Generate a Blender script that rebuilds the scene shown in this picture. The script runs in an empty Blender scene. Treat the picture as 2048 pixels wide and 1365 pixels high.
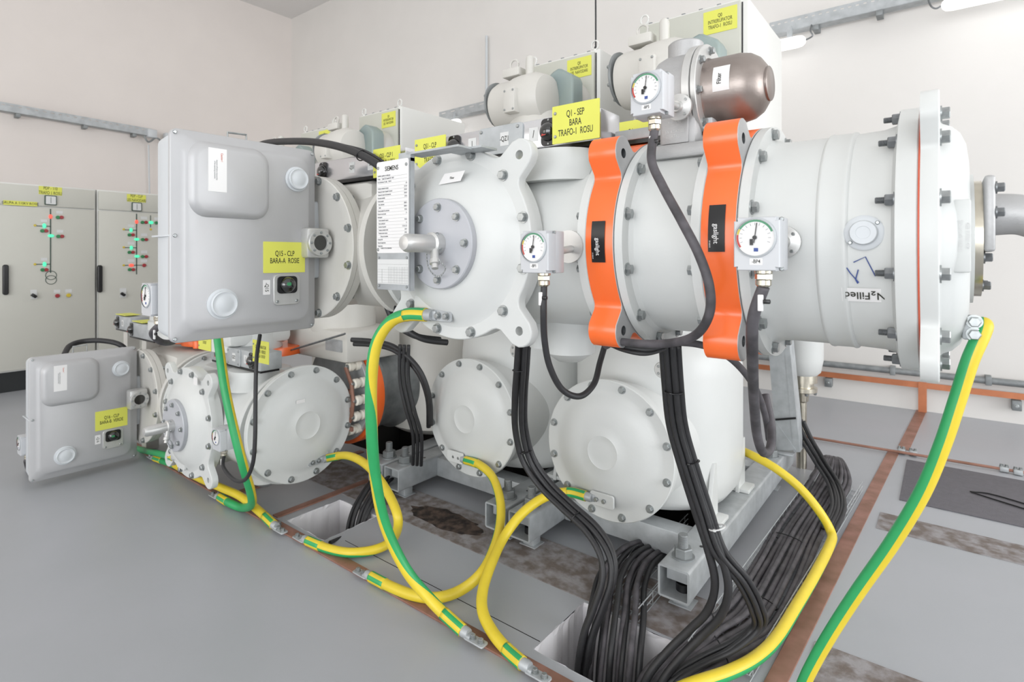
import bpy, bmesh, math, random
from mathutils import Vector, Matrix
from bpy import data as D
sc = bpy.context.scene
COL = sc.collection
R_ = math.radians
random.seed(7)

# ------------------------------------------------------------------ camera
F = 1112.0                       # focal length in pixels of the 2048 px frame
TH = math.atan(866 / 1112)       # yaw of the camera from the depth axis (+Y)
CT, ST = math.cos(TH), math.sin(TH)
H = 1.35
HZ = 514.0                       # horizon row
cam_d = D.cameras.new('camera'); cam = D.objects.new('camera', cam_d); COL.objects.link(cam)
cam.location = (0, 0, H); cam.rotation_euler = (R_(90), 0, TH)
cam_d.sensor_width = 36; cam_d.lens = F / 2048 * 36
cam_d.shift_y = -(682.5 - HZ) / 2048
cam_d.clip_start = 0.05; cam_d.clip_end = 100
cam_d.dof.use_dof = True; cam_d.dof.focus_distance = 1.75; cam_d.dof.aperture_fstop = 5.0
sc.camera = cam
# ------------------------------------------------------------------ light
sc.view_settings.view_transform = 'Standard'; sc.view_settings.look = 'None'
sc.view_settings.gamma = 1; sc.view_settings.use_curve_mapping = False
sc.view_settings.exposure = -0.07
world = D.worlds.new('daylight'); sc.world = world; world.use_nodes = True
bg = world.node_tree.nodes['Background']
bg.inputs[0].default_value = (0.86, 0.93, 1.0, 1); bg.inputs[1].default_value = 0.5
def area(name, loc, target, sx, sy, power, color):
    l = D.lights.new(name, 'AREA'); l.shape = 'RECTANGLE'; l.size = sx; l.size_y = sy
    l.energy = power; l.color = color
    o = D.objects.new(name, l); COL.objects.link(o); o.location = loc
    o.rotation_euler = (Vector(target) - Vector(loc)).to_track_quat('-Z', 'Y').to_euler()
    return o
COOL = (0.96, 0.98, 1.0); WARM = (1.0, 0.95, 0.9)
area('daylight_right_window_a', (7.9, 3.0, 2.5), (-4, 3.0, 2.5), 4.4, 4.4, 480, COOL)
area('daylight_right_window_b', (7.9, -3.0, 2.5), (-4, -3.0, 2.5), 6.4, 4.4, 200, COOL)
area('daylight_front_window_a', (1.6, -8.9, 2.5), (1.6, 3, 2.5), 8.8, 4.4, 700, COOL)
area('daylight_front_window_b', (-7.2, -8.9, 2.5), (-7.2, 3, 2.5), 5.2, 4.4, 230, WARM)
area('ceiling_bounce_fill', (-1.5, -1.0, 5.95), (-1.5, -0.999, 0), 16, 12, 130, (1, 0.97, 0.94))  # unseen ceiling-wide area, added as soft overhead fill and bounce

# ------------------------------------------------------------------ helpers
def pix(px, py, X=None, Y=None, Z=None):
    """real position of a measured point that lies on the given plane"""
    u = (px - 1024) / F; v = (HZ - py) / F
    dx = -ST + u * CT; dy = CT + u * ST
    if X is not None: d = X / dx
    elif Y is not None: d = Y / dy
    else: d = (Z - H) / v
    return Vector((d * dx, d * dy, H + d * v))
def lin(c):
    return tuple(((x / 12.92) if x <= 0.04045 else ((x + 0.055) / 1.055) ** 2.4) for x in c)
def hexc(h):
    return lin(tuple(int(h[i:i + 2], 16) / 255 for i in (0, 2, 4)))
MATS = {}
def mat(name, h, rough=0.5, metal=0.0, var=0.0, scale=8.0, h2=None, bump=0.0, bscale=60.0, emit=0.0, coat=0.0, stretch=None, lo=0.35, hi=0.65, detail=6):
    m = D.materials.new(name); m.use_nodes = True; nt = m.node_tree; N = nt.nodes; L = nt.links
    b = N['Principled BSDF']; c = hexc(h)
    b.inputs['Base Color'].default_value = (*c, 1); b.inputs['Roughness'].default_value = rough
    b.inputs['Metallic'].default_value = metal
    if coat: b.inputs['Coat Weight'].default_value = coat; b.inputs['Coat Roughness'].default_value = 0.15
    tc = N.new('ShaderNodeTexCoord'); mp = N.new('ShaderNodeMapping')
    L.new(tc.outputs['Object'], mp.inputs[0])
    if stretch: mp.inputs['Scale'].default_value = stretch
    if var or h2:
        n = N.new('ShaderNodeTexNoise'); n.inputs['Scale'].default_value = scale; n.inputs['Detail'].default_value = detail
        L.new(mp.outputs[0], n.inputs[0])
        r = N.new('ShaderNodeValToRGB'); r.color_ramp.elements[0].position = lo; r.color_ramp.elements[1].position = hi
        c2 = hexc(h2) if h2 else tuple(x * (1 - var) for x in c)
        r.color_ramp.elements[0].color = (*c2, 1); r.color_ramp.elements[1].color = (*c, 1)
        L.new(n.outputs[0], r.inputs[0]); L.new(r.outputs[0], b.inputs['Base Color'])
    if bump:
        n = N.new('ShaderNodeTexNoise'); n.inputs['Scale'].default_value = bscale; n.inputs['Detail'].default_value = 4
        L.new(mp.outputs[0], n.inputs[0])
        bp = N.new('ShaderNodeBump'); bp.inputs['Strength'].default_value = bump; bp.inputs['Distance'].default_value = 0.01
        L.new(n.outputs[0], bp.inputs['Height']); L.new(bp.outputs[0], b.inputs['Normal'])
    if emit:
        b.inputs['Emission Color'].default_value = (*c, 1); b.inputs['Emission Strength'].default_value = emit
    MATS[name] = m
    return m
WHITE = mat('white_vessel_paint', 'cdcfcd', 0.4, 0, 0.04, 3, bump=0.03, bscale=90)
WHITE2 = mat('ivory_vessel_paint', 'cbc9c3', 0.42, 0, 0.05, 3)
DISC = mat('grey_primed_steel', 'b4b6bb', 0.42, 0.1, 0.05, 5)
LID = mat('silver_lid_paint', 'b3b3b4', 0.42, 0.2, 0.06, 2.5, bump=0.02, bscale=250)
LIDW = mat('pale_box_paint', 'c6cacd', 0.4, 0, 0.04, 3)
GAUGE = mat('gauge_casing_paint', 'bfc1c4', 0.4, 0.1, 0.03, 6)
GAUGED = mat('gauge_side_paint', 'aeb2b5', 0.42, 0.15, 0.03, 6)
STEEL = mat('bolt_steel', 'a9adad', 0.32, 0.75, 0.25, 60)
STEELD = mat('dull_bolt_steel', '85888a', 0.4, 0.7, 0.25, 60)
GALV = mat('galvanised_steel', 'b6babc', 0.5, 0.35, 0.2, 14, bump=0.05, bscale=80)
GALVD = mat('worn_galvanised_steel', '8f9394', 0.55, 0.4, 0.25, 18)
ALU = mat('bright_aluminium', 'c9c9c7', 0.38, 0.6, 0.08, 4, stretch=(1, 6, 1))
CAST = mat('cast_aluminium', 'b4b4b4', 0.5, 0.45, 0.12, 9, bump=0.08, bscale=160)
BOWL = mat('stainless_bowl', 'a59c96', 0.36, 0.7, 0.25, 3, h2='6d625d', bump=0.04, bscale=150)
NICKEL = mat('nickel_brass', 'c9c3b4', 0.25, 0.9, 0.1, 40)
ORANGE = mat('orange_paint', 'f26c2c', 0.32, 0, 0.05, 4, coat=0.2)
YELL = mat('yellow_label', 'd6d75c', 0.5, 0, 0.03, 3)
INK = mat('label_ink', '24251a', 0.6)
INK2 = mat('plate_print', '55585c', 0.6)
BLACK = mat('black_plastic', '141416', 0.3)
GLASSY = mat('dark_glossy_dome', '0b0d0c', 0.06, 0, coat=1.0)
REDI = mat('red_indicator', 'b3332a', 0.3)
GREENI = mat('green_indicator', '3d8a5c', 0.3)
RUB = mat('black_rubber_cable', '2a2a2c', 0.5, 0, 0.2, 30)
RUBD = mat('dusty_black_cable', '575458', 0.6, 0, 0.25, 20, h2='3a383b')
CY = mat('cable_yellow', 'dcc434', 0.42, 0, 0.06, 20)
CG = mat('cable_green', '2fa05f', 0.42, 0, 0.08, 20)
COPPER = mat('aged_copper', 'a3786a', 0.5, 0.3, 0.3, 9, h2='84604f', bump=0.05)
COPB = mat('clean_copper', 'c27a55', 0.4, 0.4, 0.15, 9)
PAPER = mat('white_sticker', 'e0dfde', 0.45)
GREYTAG = mat('grey_tag', 'cfd0cf', 0.45)
TEAL = mat('passivated_cover', '9ba69f', 0.42, 0.3, 0.2, 4, h2='8b9a9a')
CABW = mat('cabinet_paint', 'd6d6d2', 0.45, 0, 0.02, 2)
CABG = mat('beige_grey_panel', 'c2c1b8', 0.5, 0, 0.02, 2)
CABT = mat('tall_cabinet_door_paint', 'bdbeb4', 0.45, 0, 0.02, 2)
LINE = mat('mimic_line', '3f4f46', 0.5)
PLINTH = mat('black_plinth', '26292a', 0.6)
INSUL = mat('cream_insulator', 'e8e4d8', 0.3)
WBLUE = mat('blue_marker', '3a4f8f', 0.6)
GGRN = mat('dial_green', '4d8f6c', 0.5)
SEAL = mat('red_seal', 'c4573c', 0.5)
MIR = mat('polished_sheet', 'd2d3d6', 0.22, 0.8, 0.06, 5)
LGREEN = mat('lit_green_lamp', '4fe0a8', 0.4, emit=0.8)
LRED = mat('lit_red_lamp', 'ff5a4a', 0.4, emit=0.8)
BGRN = mat('green_button', '2f7a4b', 0.4)
BRED = mat('red_button', '9a2f35', 0.4)
BYEL = mat('yellow_button', 'c9b23a', 0.4)
TUBE = mat('lamp_tube', 'ffffff', 0.4, emit=1.8)
PWHITE = mat('white_plaster', 'e4e2e4', 0.8, 0, 0.06, 6, bump=0.2, bscale=30)
MATM = mat('rubber_mat', '6d6b70', 0.8, 0, 0.1, 30, bump=0.5, bscale=180)
WORN = mat('worn_floor_channel', '949192', 0.8, 0, 0.0, 16, h2='6e645e', bump=0.3, bscale=60, lo=0.40, hi=0.62, detail=10)
FLOORM = mat('grey_floor_paint', 'a6a8ad', 0.36, 0, 0.0, 1.3, h2='9fa2a6', bump=0.03, bscale=14, lo=0.3, hi=0.7)
WALLB = mat('white_wall_paint', 'dfdcd8', 0.85, 0, 0.03, 1.5, bump=0.05, bscale=40)
WALLL = mat('warm_wall_paint', 'e2dbd6', 0.85, 0, 0.03, 1.5, bump=0.05, bscale=40)
CEIL = mat('ceiling_paint', 'e2e0de', 0.9)
STAIN = mat('dark_rust_stain', '5a4a40', 0.85, 0, 0, 22, h2='241c18', bump=0.3, lo=0.4, hi=0.65)
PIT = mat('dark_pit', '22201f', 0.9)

def basis(n):
    n = Vector(n).normalized()
    if abs(n.z) > 0.9: u = Vector((1, 0, 0))
    else: u = Vector((0, 0, 1)).cross(n).normalized()
    u = (u - n * u.dot(n)).normalized()
    return u, n.cross(u), n
class MB:
    def __init__(s): s.v = []; s.f = []; s.m = []
    def add(s, vs, fs, mi=0):
        o = len(s.v); s.v += [Vector(x) for x in vs]
        s.f += [tuple(i + o for i in f) for f in fs]
        s.m += (mi if isinstance(mi, list) else [mi] * len(fs)); return s
    def box(s, c, d, bev=0.0, mi=0, rot=None, segs=2):
        bm = bmesh.new(); bmesh.ops.create_cube(bm, size=1)
        for v in bm.verts: v.co = Vector((v.co.x * d[0], v.co.y * d[1], v.co.z * d[2]))
        if bev: bmesh.ops.bevel(bm, geom=bm.edges[:], offset=bev, segments=segs, affect='EDGES', profile=0.5)
        bm.verts.index_update(); c = Vector(c)
        vs = [(rot @ v.co if rot else v.co) + c for v in bm.verts]; fs = [[v.index for v in f.verts] for f in bm.faces]
        bm.free(); return s.add(vs, fs, mi)
    def bx(s, x0, x1, y0, y1, z0, z1, bev=0.0, mi=0):
        return s.box(((x0 + x1) / 2, (y0 + y1) / 2, (z0 + z1) / 2), (abs(x1 - x0), abs(y1 - y0), abs(z1 - z0)), bev, mi)
    def lathe(s, prof, o, n, seg=48, mi=0, cap=True, sx=1, sy=1):
        u, v, n = basis(n); o = Vector(o); vs = []; fs = []
        for r, t in prof:
            for k in range(seg):
                a = 2 * math.pi * k / seg
                vs.append(o + n * t + u * (r * math.cos(a) * sx) + v * (r * math.sin(a) * sy))
        for i in range(len(prof) - 1):
            for k in range(seg):
                k2 = (k + 1) % seg
                fs.append((i * seg + k, i * seg + k2, (i + 1) * seg + k2, (i + 1) * seg + k))
        if cap:
            if prof[0][0] > 1e-5: fs.append(tuple(range(seg))[::-1])
            if prof[-1][0] > 1e-5: fs.append(tuple((len(prof) - 1) * seg + k for k in range(seg)))
        return s.add(vs, fs, mi)
    def cyl(s, p0, p1, r, seg=32, mi=0, bev=0.0):
        p0 = Vector(p0); p1 = Vector(p1); L = (p1 - p0).length
        pr = [(r - bev, 0), (r, bev), (r, L - bev), (r - bev, L)] if bev else [(r, 0), (r, L)]
        return s.lathe(pr, p0, p1 - p0, seg, mi)
    def tube(s, pts, r, seg=12, smooth=8, mi=0, stripe=None, a0=0.0, gd=None):
        P = spline(pts, smooth) if smooth else [Vector(p) for p in pts]
        n = len(P); T = [(P[min(i + 1, n - 1)] - P[max(i - 1, 0)]).normalized() for i in range(n)]
        ref = T[0].cross(Vector((0, -1, 0)))
        if ref.length < 0.2: ref = Vector((0, 0, 1))
        ref = (ref - T[0] * ref.dot(T[0])).normalized(); vs = []; fs = []; ms = []
        for i in range(n):
            if i: ref = (ref - T[i] * ref.dot(T[i])).normalized()
            if gd:
                q = i / (n - 1) * (len(gd) - 1); j = min(int(q), len(gd) - 2); g_ = Vector(gd[j]).lerp(Vector(gd[j + 1]), q - j); g_ = g_ - T[i] * g_.dot(T[i])
                if g_.length > 0.05: ref = g_.normalized()
            b = T[i].cross(ref)
            rr = r[0] + (r[1] - r[0]) * i / (n - 1) if isinstance(r, tuple) else r
            for k in range(seg):
                a = 2 * math.pi * k / seg + a0
                vs.append(P[i] + ref * (rr * math.cos(a)) + b * (rr * math.sin(a)))
        for i in range(n - 1):
            for k in range(seg):
                k2 = (k + 1) % seg
                fs.append((i * seg + k, i * seg + k2, (i + 1) * seg + k2, (i + 1) * seg + k))
                ms.append(stripe(k / seg) if stripe else mi)
        fs += [tuple(range(seg))[::-1], tuple((n - 1) * seg + k for k in range(seg))]; ms += [mi, mi]
        return s.add(vs, fs, ms)
    def prism(s, out, O, U, V, h, bev=0.0, holes=(), mi=0):
        """outline (ccw in U,V) pushed h along U x V, front edge eased"""
        O = Vector(O); U = Vector(U).normalized(); V = Vector(V).normalized(); N = U.cross(V)
        def inset(L, b):
            n = len(L); q = []
            for i in range(n):
                a, c = L[i - 1], L[(i + 1) % n]; t = Vector((c[0] - a[0], c[1] - a[1]))
                t = t.normalized() if t.length > 1e-9 else Vector((1, 0))
                q.append((L[i][0] - t.y * b, L[i][1] + t.x * b))
            return q
        def P3(p, t): return O + U * p[0] + V * p[1] + N * t
        lays = [(out, 0)] + ([(out, h - bev), (inset(out, bev * 0.4), h - bev * 0.3), (inset(out, bev), h)] if bev else [(out, h)])
        n = len(out); vs = []; fs = []
        for L, t in lays: vs += [P3(p, t) for p in L]
        for i in range(len(lays) - 1):
            for k in range(n):
                k2 = (k + 1) % n; fs.append((i * n + k, i * n + k2, (i + 1) * n + k2, (i + 1) * n + k))
        s.add(vs, fs, mi)
        for q in holes:
            m = len(q); s.add([P3(p, 0) for p in q] + [P3(p, h) for p in q], [(k, m + k, m + (k + 1) % m, (k + 1) % m) for k in range(m)], mi)
        for L, t, flip in ((lays[0][0], 0, True), (lays[-1][0], h, False)):
            if not holes:
                base = [P3(p, t) for p in L]; s.add(base, [tuple(range(n))[::-1] if flip else tuple(range(n))], mi); continue
            bm = bmesh.new(); es = []
            for loop in [L] + list(holes):
                vv = [bm.verts.new((p[0], p[1], 0)) for p in loop]
                es += [bm.edges.new((vv[i], vv[(i + 1) % len(vv)])) for i in range(len(vv))]
            bmesh.ops.triangle_fill(bm, edges=es, use_beauty=True)
            bm.verts.index_update()
            fl = []
            for f in bm.faces:
                ids = [v.index for v in f.verts]
                if (f.normal.z < 0) != flip: ids = ids[::-1]
                fl.append(tuple(ids))
            s.add([P3(v.co, t) for v in bm.verts], fl, mi); bm.free()
        return s
def spline(pts, sub):
    P = [Vector(p) for p in pts]; n = len(P)
    if n < 3: return P
    out = []
    for i in range(n - 1):
        a = P[max(i - 1, 0)]; b = P[i]; c = P[i + 1]; d = P[min(i + 2, n - 1)]
        for k in range(sub):
            t = k / sub; t2 = t * t; t3 = t2 * t
            out.append(0.5 * ((2 * b) + (c - a) * t + (2 * a - 5 * b + 4 * c - d) * t2 + (3 * b - a - 3 * c + d) * t3))
    out.append(P[-1]); return out
ORI = {}
def obj(name, mb, mats, parent=None, loc=None, smooth=True, ang=35):
    """one mesh object; vertices are given in world space"""
    if loc is None:
        loc = ORI[parent.name] if parent else Vector((0, 0, 0))
    loc = Vector(loc)
    me = D.meshes.new(name); me.from_pydata([tuple(v - loc) for v in mb.v], [], mb.f)
    mats = mats if isinstance(mats, (list, tuple)) else [mats]
    for m in mats: me.materials.append(m)
    me.polygons.foreach_set('material_index', mb.m)
    if smooth:
        me.polygons.foreach_set('use_smooth', [True] * len(me.polygons)); me.set_sharp_from_angle(angle=R_(ang))
    me.update()
    o = D.objects.new(name, me); COL.objects.link(o); ORI[o.name] = loc
    if parent: o.parent = parent; o.location = loc - ORI[parent.name]
    else: o.location = loc
    return o
def tag(o, label, cat, group=None, kind=None):
    if label: o['label'] = label
    if cat: o['category'] = cat
    if group: o['group'] = group
    if kind: o['kind'] = kind
    return o
def thing(name, label, cat, loc, group=None):
    o = D.objects.new(name, None); COL.objects.link(o); o.location = loc; o.empty_display_size = 0.05
    ORI[o.name] = Vector(loc); return tag(o, label, cat, group)
def struct(name, mb, mats, smooth=False):
    o = obj(name, mb, mats, smooth=smooth); o['kind'] = 'structure'; return o
BOLTC = {}
def inst(name, key, maker, mats, parent, pos, n, up=None):
    """a part that shares its mesh with its twins; local +Z turned to n"""
    if key not in BOLTC:
        mb = maker(); me = D.meshes.new(name); me.from_pydata([tuple(v) for v in mb.v], [], mb.f)
        for m in mats: me.materials.append(m)
        me.polygons.foreach_set('material_index', mb.m)
        me.polygons.foreach_set('use_smooth', [True] * len(me.polygons)); me.set_sharp_from_angle(angle=R_(30)); me.update()
        BOLTC[key] = me
    o = D.objects.new(name, BOLTC[key]); COL.objects.link(o)
    u, v, n = basis(n); o.rotation_euler = Matrix((u, v, n)).transposed().to_euler()
    pos = Vector(pos); ORI[o.name] = pos
    if parent: o.parent = parent; o.location = pos - ORI[parent.name]
    else: o.location = pos
    return o
def hexprof(mb, r, z0, z1, ch=0.0015, seg=6):
    mb.lathe([(r, z0), (r, z1 - ch), (r - ch * 1.3, z1)], (0, 0, 0), (0, 0, 1), seg)
def bolt(parent, pos, n, r=0.0135, h=0.012, m=None, name='bolt'):
    def mk():
        b = MB(); b.lathe([(r * 1.28, 0), (r * 1.28, 0.003)], (0, 0, 0), (0, 0, 1), 20); hexprof(b, r, 0.003, h + 0.003); return b
    m = m or STEEL
    return inst(name, ('b', r, h, m.name), mk, [m], parent, pos, n)
def stud(parent, pos, n, r=0.015, h=0.02, L=0.03, m=None, name='nut'):
    def mk():
        b = MB(); b.lathe([(r * 1.3, 0), (r * 1.3, 0.003)], (0, 0, 0), (0, 0, 1), 20); hexprof(b, r, 0.003, h)
        pr = []; z = h
        while z < h + L: pr += [(r * 0.55, z), (r * 0.48, z + 0.001)]; z += 0.002
        b.lathe(pr + [(r * 0.45, z)], (0, 0, 0), (0, 0, 1), 16); return b
    m = m or STEELD
    return inst(name, ('s', r, h, L, m.name), mk, [m], parent, pos, n)
def screw(parent, pos, n, r=0.004):
    return inst('screw', ('sc', r), lambda: MB().lathe([(r, 0), (r, r * 0.4), (r * 0.7, r * 0.7)], (0, 0, 0), (0, 0, 1), 14), [STEEL], parent, pos, n)
def ring_bolts(parent, c, n, R, count, off=15, r=0.0135, h=0.012, m=None, fn=bolt, skip=(), **k):
    u, v, n = basis(n)
    for i in range(count):
        if i in skip: continue
        a = R_(off + 360 / count * i); fn(parent, Vector(c) + u * (R * math.cos(a)) + v * (R * math.sin(a)), n, r=r, h=h, m=m, **k)
def text(parent, s, c, size, U, V, m=INK, sx=0.72, name='lettering', ax='CENTER', ext=0.0002, spacing=1.0, bold=0.006):
    cu = D.curves.new(name, 'FONT'); cu.body = s; cu.size = size; cu.align_x = ax; cu.align_y = 'CENTER'
    cu.extrude = ext; cu.offset = size * bold; cu.resolution_u = 3; cu.space_line = spacing
    t = D.objects.new('tmp', cu); COL.objects.link(t)
    me = D.meshes.new_from_object(t.evaluated_get(bpy.context.evaluated_depsgraph_get()))
    D.objects.remove(t); D.curves.remove(cu)
    U = Vector(U).normalized(); V = Vector(V).normalized(); N = U.cross(V); c = Vector(c)
    M = Matrix((U, V, N)).transposed().to_4x4()
    me.transform(M @ Matrix.Diagonal((sx, 1, 1, 1))); me.materials.clear(); me.materials.append(m); me.name = name
    o = D.objects.new(name, me); COL.objects.link(o); ORI[o.name] = c
    o.parent = parent; o.location = c - ORI[parent.name]; return o
XA, YA, ZA = Vector((1, 0, 0)), Vector((0, 1, 0)), Vector((0, 0, 1))
def rrect(w, h, r, n=6, cx=0, cy=0):
    q = []
    for sx, sy, a in ((1, 1, 0), (-1, 1, 90), (-1, -1, 180), (1, -1, 270)):
        for k in range(n + 1):
            t = R_(a + 90 * k / n); q.append((cx + sx * (w / 2 - r) + r * math.cos(t), cy + sy * (h / 2 - r) + r * math.sin(t)))
    return q
def circ(cx, cy, r, n=24): return [(cx + r * math.cos(2 * math.pi * k / n), cy + r * math.sin(2 * math.pi * k / n)) for k in range(n)]
def eared(R=0.3, e=0.255, lr=0.046, n=180, k=0.035):
    ears = [(sx * e, sy * e) for sx in (1, -1) for sy in (1, -1)]; q = []
    def sd(x, y):
        d = math.hypot(x, y) - R
        for ex, ey in ears:
            t = max(0, min(1, (x * ex + y * ey) / (ex * ex + ey * ey))); d2 = math.hypot(x - ex * t, y - ey * t) - lr
            hh = max(k - abs(d - d2), 0) / k; d = min(d, d2) - hh * hh * k * 0.25
        return d
    for i in range(n):
        a = 2 * math.pi * i / n; c, s_ = math.cos(a), math.sin(a); r = 0.46
        while sd(r * c, r * s_) > 0.0005: r -= max(0.0004, sd(r * c, r * s_) * 0.5)
        q.append((r * c, r * s_))
    return q
EAR = eared()
EAR2 = eared(.3, .238, .047, 180, .02)
EHOLES2 = [circ(sx * 0.240, sy * 0.238, 0.0135, 16) for sx in (1, -1) for sy in (1, -1)]
EHOLES = [circ(sx * 0.257, sy * 0.253, 0.0135, 16) for sx in (1, -1) for sy in (1, -1)]
def yplate(parent, c, w, h, lines, size, U=XA, V=ZA, sx=0.62, screws=(), sp=1.05):
    """yellow engraved plate with black lettering"""
    U = Vector(U); V = Vector(V); N = U.cross(V); c = Vector(c)
    p = obj('label_plate', MB().prism(rrect(w, h, 0.002, 2), c, U, V, 0.0025), YELL, parent)
    p['label'] = 'yellow label plate'
    text(p, '\n'.join(lines), c + N * 0.0027, size, U, V, INK, sx, spacing=sp)
    for a, b in screws: screw(p, c + U * a + V * b + N * 0.0025, N, 0.005)
    return p
# ------------------------------------------------------------------ room
XL, XR, YF, YB, ZC = -10.29, 8.0, -9.0, 6.05, 6.1
holes = [(-2.655, -2.33, 1.535, 1.85), (-1.115, -0.53, 1.552, 1.885), (-0.92, -0.60, 3.93, 4.30), (-4.2, -0.9, 2.45, 3.6)]
def floor_mesh():
    xs = sorted({XL, XR} | {h[0] for h in holes} | {h[1] for h in holes}); ys = sorted({YF, YB} | {h[2] for h in holes} | {h[3] for h in holes})
    mb = MB()
    for i in range(len(xs) - 1):
        for j in range(len(ys) - 1):
            cx, cy = (xs[i] + xs[i + 1]) / 2, (ys[j] + ys[j + 1]) / 2
            if any(h[0] < cx < h[1] and h[2] < cy < h[3] for h in holes): continue
            mb.add([(xs[i], ys[j], 0), (xs[i + 1], ys[j], 0), (xs[i + 1], ys[j + 1], 0), (xs[i], ys[j + 1], 0)], [(0, 1, 2, 3)])
    return mb
struct('floor', floor_mesh(), FLOORM)
for k, h in enumerate(holes):
    x0, x1, y0, y1 = h; d = -0.55
    mb = MB(); rnd = random.Random(k)
    def ring(z, j):
        q = []
        for (a, b, c, e) in ((x0, y0, x1, y0), (x1, y0, x1, y1), (x1, y1, x0, y1), (x0, y1, x0, y0)):
            for i in range(14):
                t = i / 14; q.append((a + (c - a) * t + rnd.uniform(-j, j), b + (e - b) * t + rnd.uniform(-j, j), z))
        return q
    m_ = 56; vs = ring(0.0005, 0.005) + ring(-0.02, 0.003) + ring(d, 0)
    fs = [(r * m_ + i, r * m_ + (i + 1) % m_, (r + 1) * m_ + (i + 1) % m_, (r + 1) * m_ + i) for r in range(2) for i in range(m_)]
    mb.add(vs, fs, 0); mb.add([(x0, y0, d), (x1, y0, d), (x1, y1, d), (x0, y1, d)], [(0, 1, 2, 3)], 1)
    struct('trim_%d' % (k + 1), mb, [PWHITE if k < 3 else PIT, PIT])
def wall(name, mb, m): struct(name, mb, m)
wall('wall_back', MB().bx(XL - .2, XR + .2, YB, YB + .2, -0.1, ZC), WALLB)
wall('wall_left', MB().bx(XL - .2, XL, YF, YB, -0.1, ZC), WALLL)
wall('ceiling', MB().bx(XL - .2, XR + .2, YF - .2, YB + .2, ZC, ZC + .2), CEIL)
def holed(name, a0, a1, wins, z0, z1, plane, m):
    mb = MB(); cuts = sorted({a0, a1} | {w for q in wins for w in q})
    for i in range(len(cuts) - 1):
        c = (cuts[i] + cuts[i + 1]) / 2; inw = any(q[0] < c < q[1] for q in wins)
        for za, zb in (((-0.1, z0), (z1, ZC)) if inw else ((-0.1, ZC),)):
            if plane[0] == 'X': mb.bx(plane[1], plane[1] + .2, cuts[i], cuts[i + 1], za, zb)
            else: mb.bx(cuts[i], cuts[i + 1], plane[1] - .2, plane[1], za, zb)
    struct(name, mb, m)
holed('wall_right', YF, YB, [(-6.2, 0.2), (0.8, 5.2)], 0.3, 4.7, ('X', XR), WALLB)
holed('wall_front', XL, XR, [(-9.8, -4.6), (-2.8, 6.0)], 0.3, 4.7, ('Y', YF), WALLB)
for k, (pl, a0, a1, z0, z1) in enumerate((('X', -6.2, 0.2, 0.3, 4.7), ('X', 0.8, 5.2, 0.3, 4.7), ('Y', -9.8, -4.6, 0.3, 4.7), ('Y', -2.8, 6.0, 0.3, 4.7))):
    mb = MB()
    for i in range(5):
        a = a0 + (a1 - a0) * i / 4
        if pl == 'X': mb.bx(XR + .08, XR + .13, a - .03, a + .03, z0, z1)
        else: mb.bx(a - .03, a + .03, YF - .13, YF - .08, z0, z1)
    for z in (z0 + .03, (z0 + z1) / 2, z1 - .03):
        if pl == 'X': mb.bx(XR + .08, XR + .13, a0, a1, z - .03, z + .03)
        else: mb.bx(a0, a1, YF - .13, YF - .08, z - .03, z + .03)
    struct('window_%d' % (k + 1), mb, LIDW)
# worn channels let into the floor, and steel sheet covers
struct('trim_5', MB().bx(-5.5, -1.0, 1.90, 2.19, 0, 0.004).bx(-0.36, 2.2, 1.96, 2.19, 0, 0.003).bx(-1.0, -0.53, 1.9, 2.19, 0, 0.004), WORN)
struct('trim_6', MB().bx(-0.27, 2.6, 3.29, 3.51, 0, 0.003), WORN)
rnd = random.Random(5)
o_ = [((.24 + rnd.uniform(-.03, .02)) * math.cos(k * .21) - 2.02, (.085 + rnd.uniform(-.012, .01)) * math.sin(k * .21) + 2.035) for k in range(30)]
struct('trim_7', MB().prism(o_, (0, 0, 0.003), XA, YA, .0022), STAIN)
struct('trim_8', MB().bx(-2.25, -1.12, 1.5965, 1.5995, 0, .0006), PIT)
# ------------------------------------------------------------------ copper earth bars on floor and wall
def bar(label, mb, m=COPPER, cat='earth bar', name='copper_bar'):
    return tag(obj(name, mb, m, loc=mb.v[0]), label, cat)
bar('long brown copper bar in the floor with the cable lugs bolted on', MB().bx(-7.0, 1.2, 1.452, 1.505, 0, 0.008, 0.001))
q = [pix(1776, 903, Z=0), pix(1798, 908, Z=0), pix(1585, 1348, Z=0), pix(1540, 1343, Z=0)]
dv = (q[3] - q[0]); dw = (q[2] - q[1])
q2 = [q[0], q[1], q[2] + dw * 0.25, q[3] + dv * 0.25]
mb = MB(); mb.prism([(p.x, p.y) for p in q2][::-1], (0, 0, 0), XA, YA, 0.005, 0.001)
bar('wide flat copper bar in the floor right of the cable tray', mb)
bar('copper bar in the floor on the left of the nearer-left floor opening', MB().bx(-2.765, -2.715, 1.52, 2.4, 0, 0.006, 0.001))
bar('copper bar in the floor behind the low hanging green cable', MB().bx(-3.21, -3.16, 1.52, 2.4, 0, 0.006, 0.001))
bar('thin round copper rod clamped along the floor near the back wall', MB().tube([pix(1560, 866, Z=.02), pix(1625, 876, Z=.02), pix(2048, 946, Z=.02), pix(2200, 971, Z=.02)], 0.009, 10, 2), COPPER, 'earth rod', 'copper_rod')
for px_, py_ in ((1803, 899), (1826, 903), (2008, 935), (2036, 941)):
    c = pix(px_, py_, Z=.03); t = thing('rod_clamp', None, 'clamp', (c.x, c.y, 0), 'clamps on the thin copper rod')
    t['label'] = 'steel clamp on the thin copper rod, %s' % {1803: 'leftmost of four', 1826: 'second from left of four', 2008: 'third from left of four', 2036: 'rightmost of four'}[px_]
    obj('saddle', MB().box((c.x, c.y, .02), (.045, .05, .03), .006), GALV, t)
    bolt(t, (c.x - .012, c.y, .035), ZA, .009, .012); bolt(t, (c.x + .012, c.y, .035), ZA, .009, .012)
zc = 0.235
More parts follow.
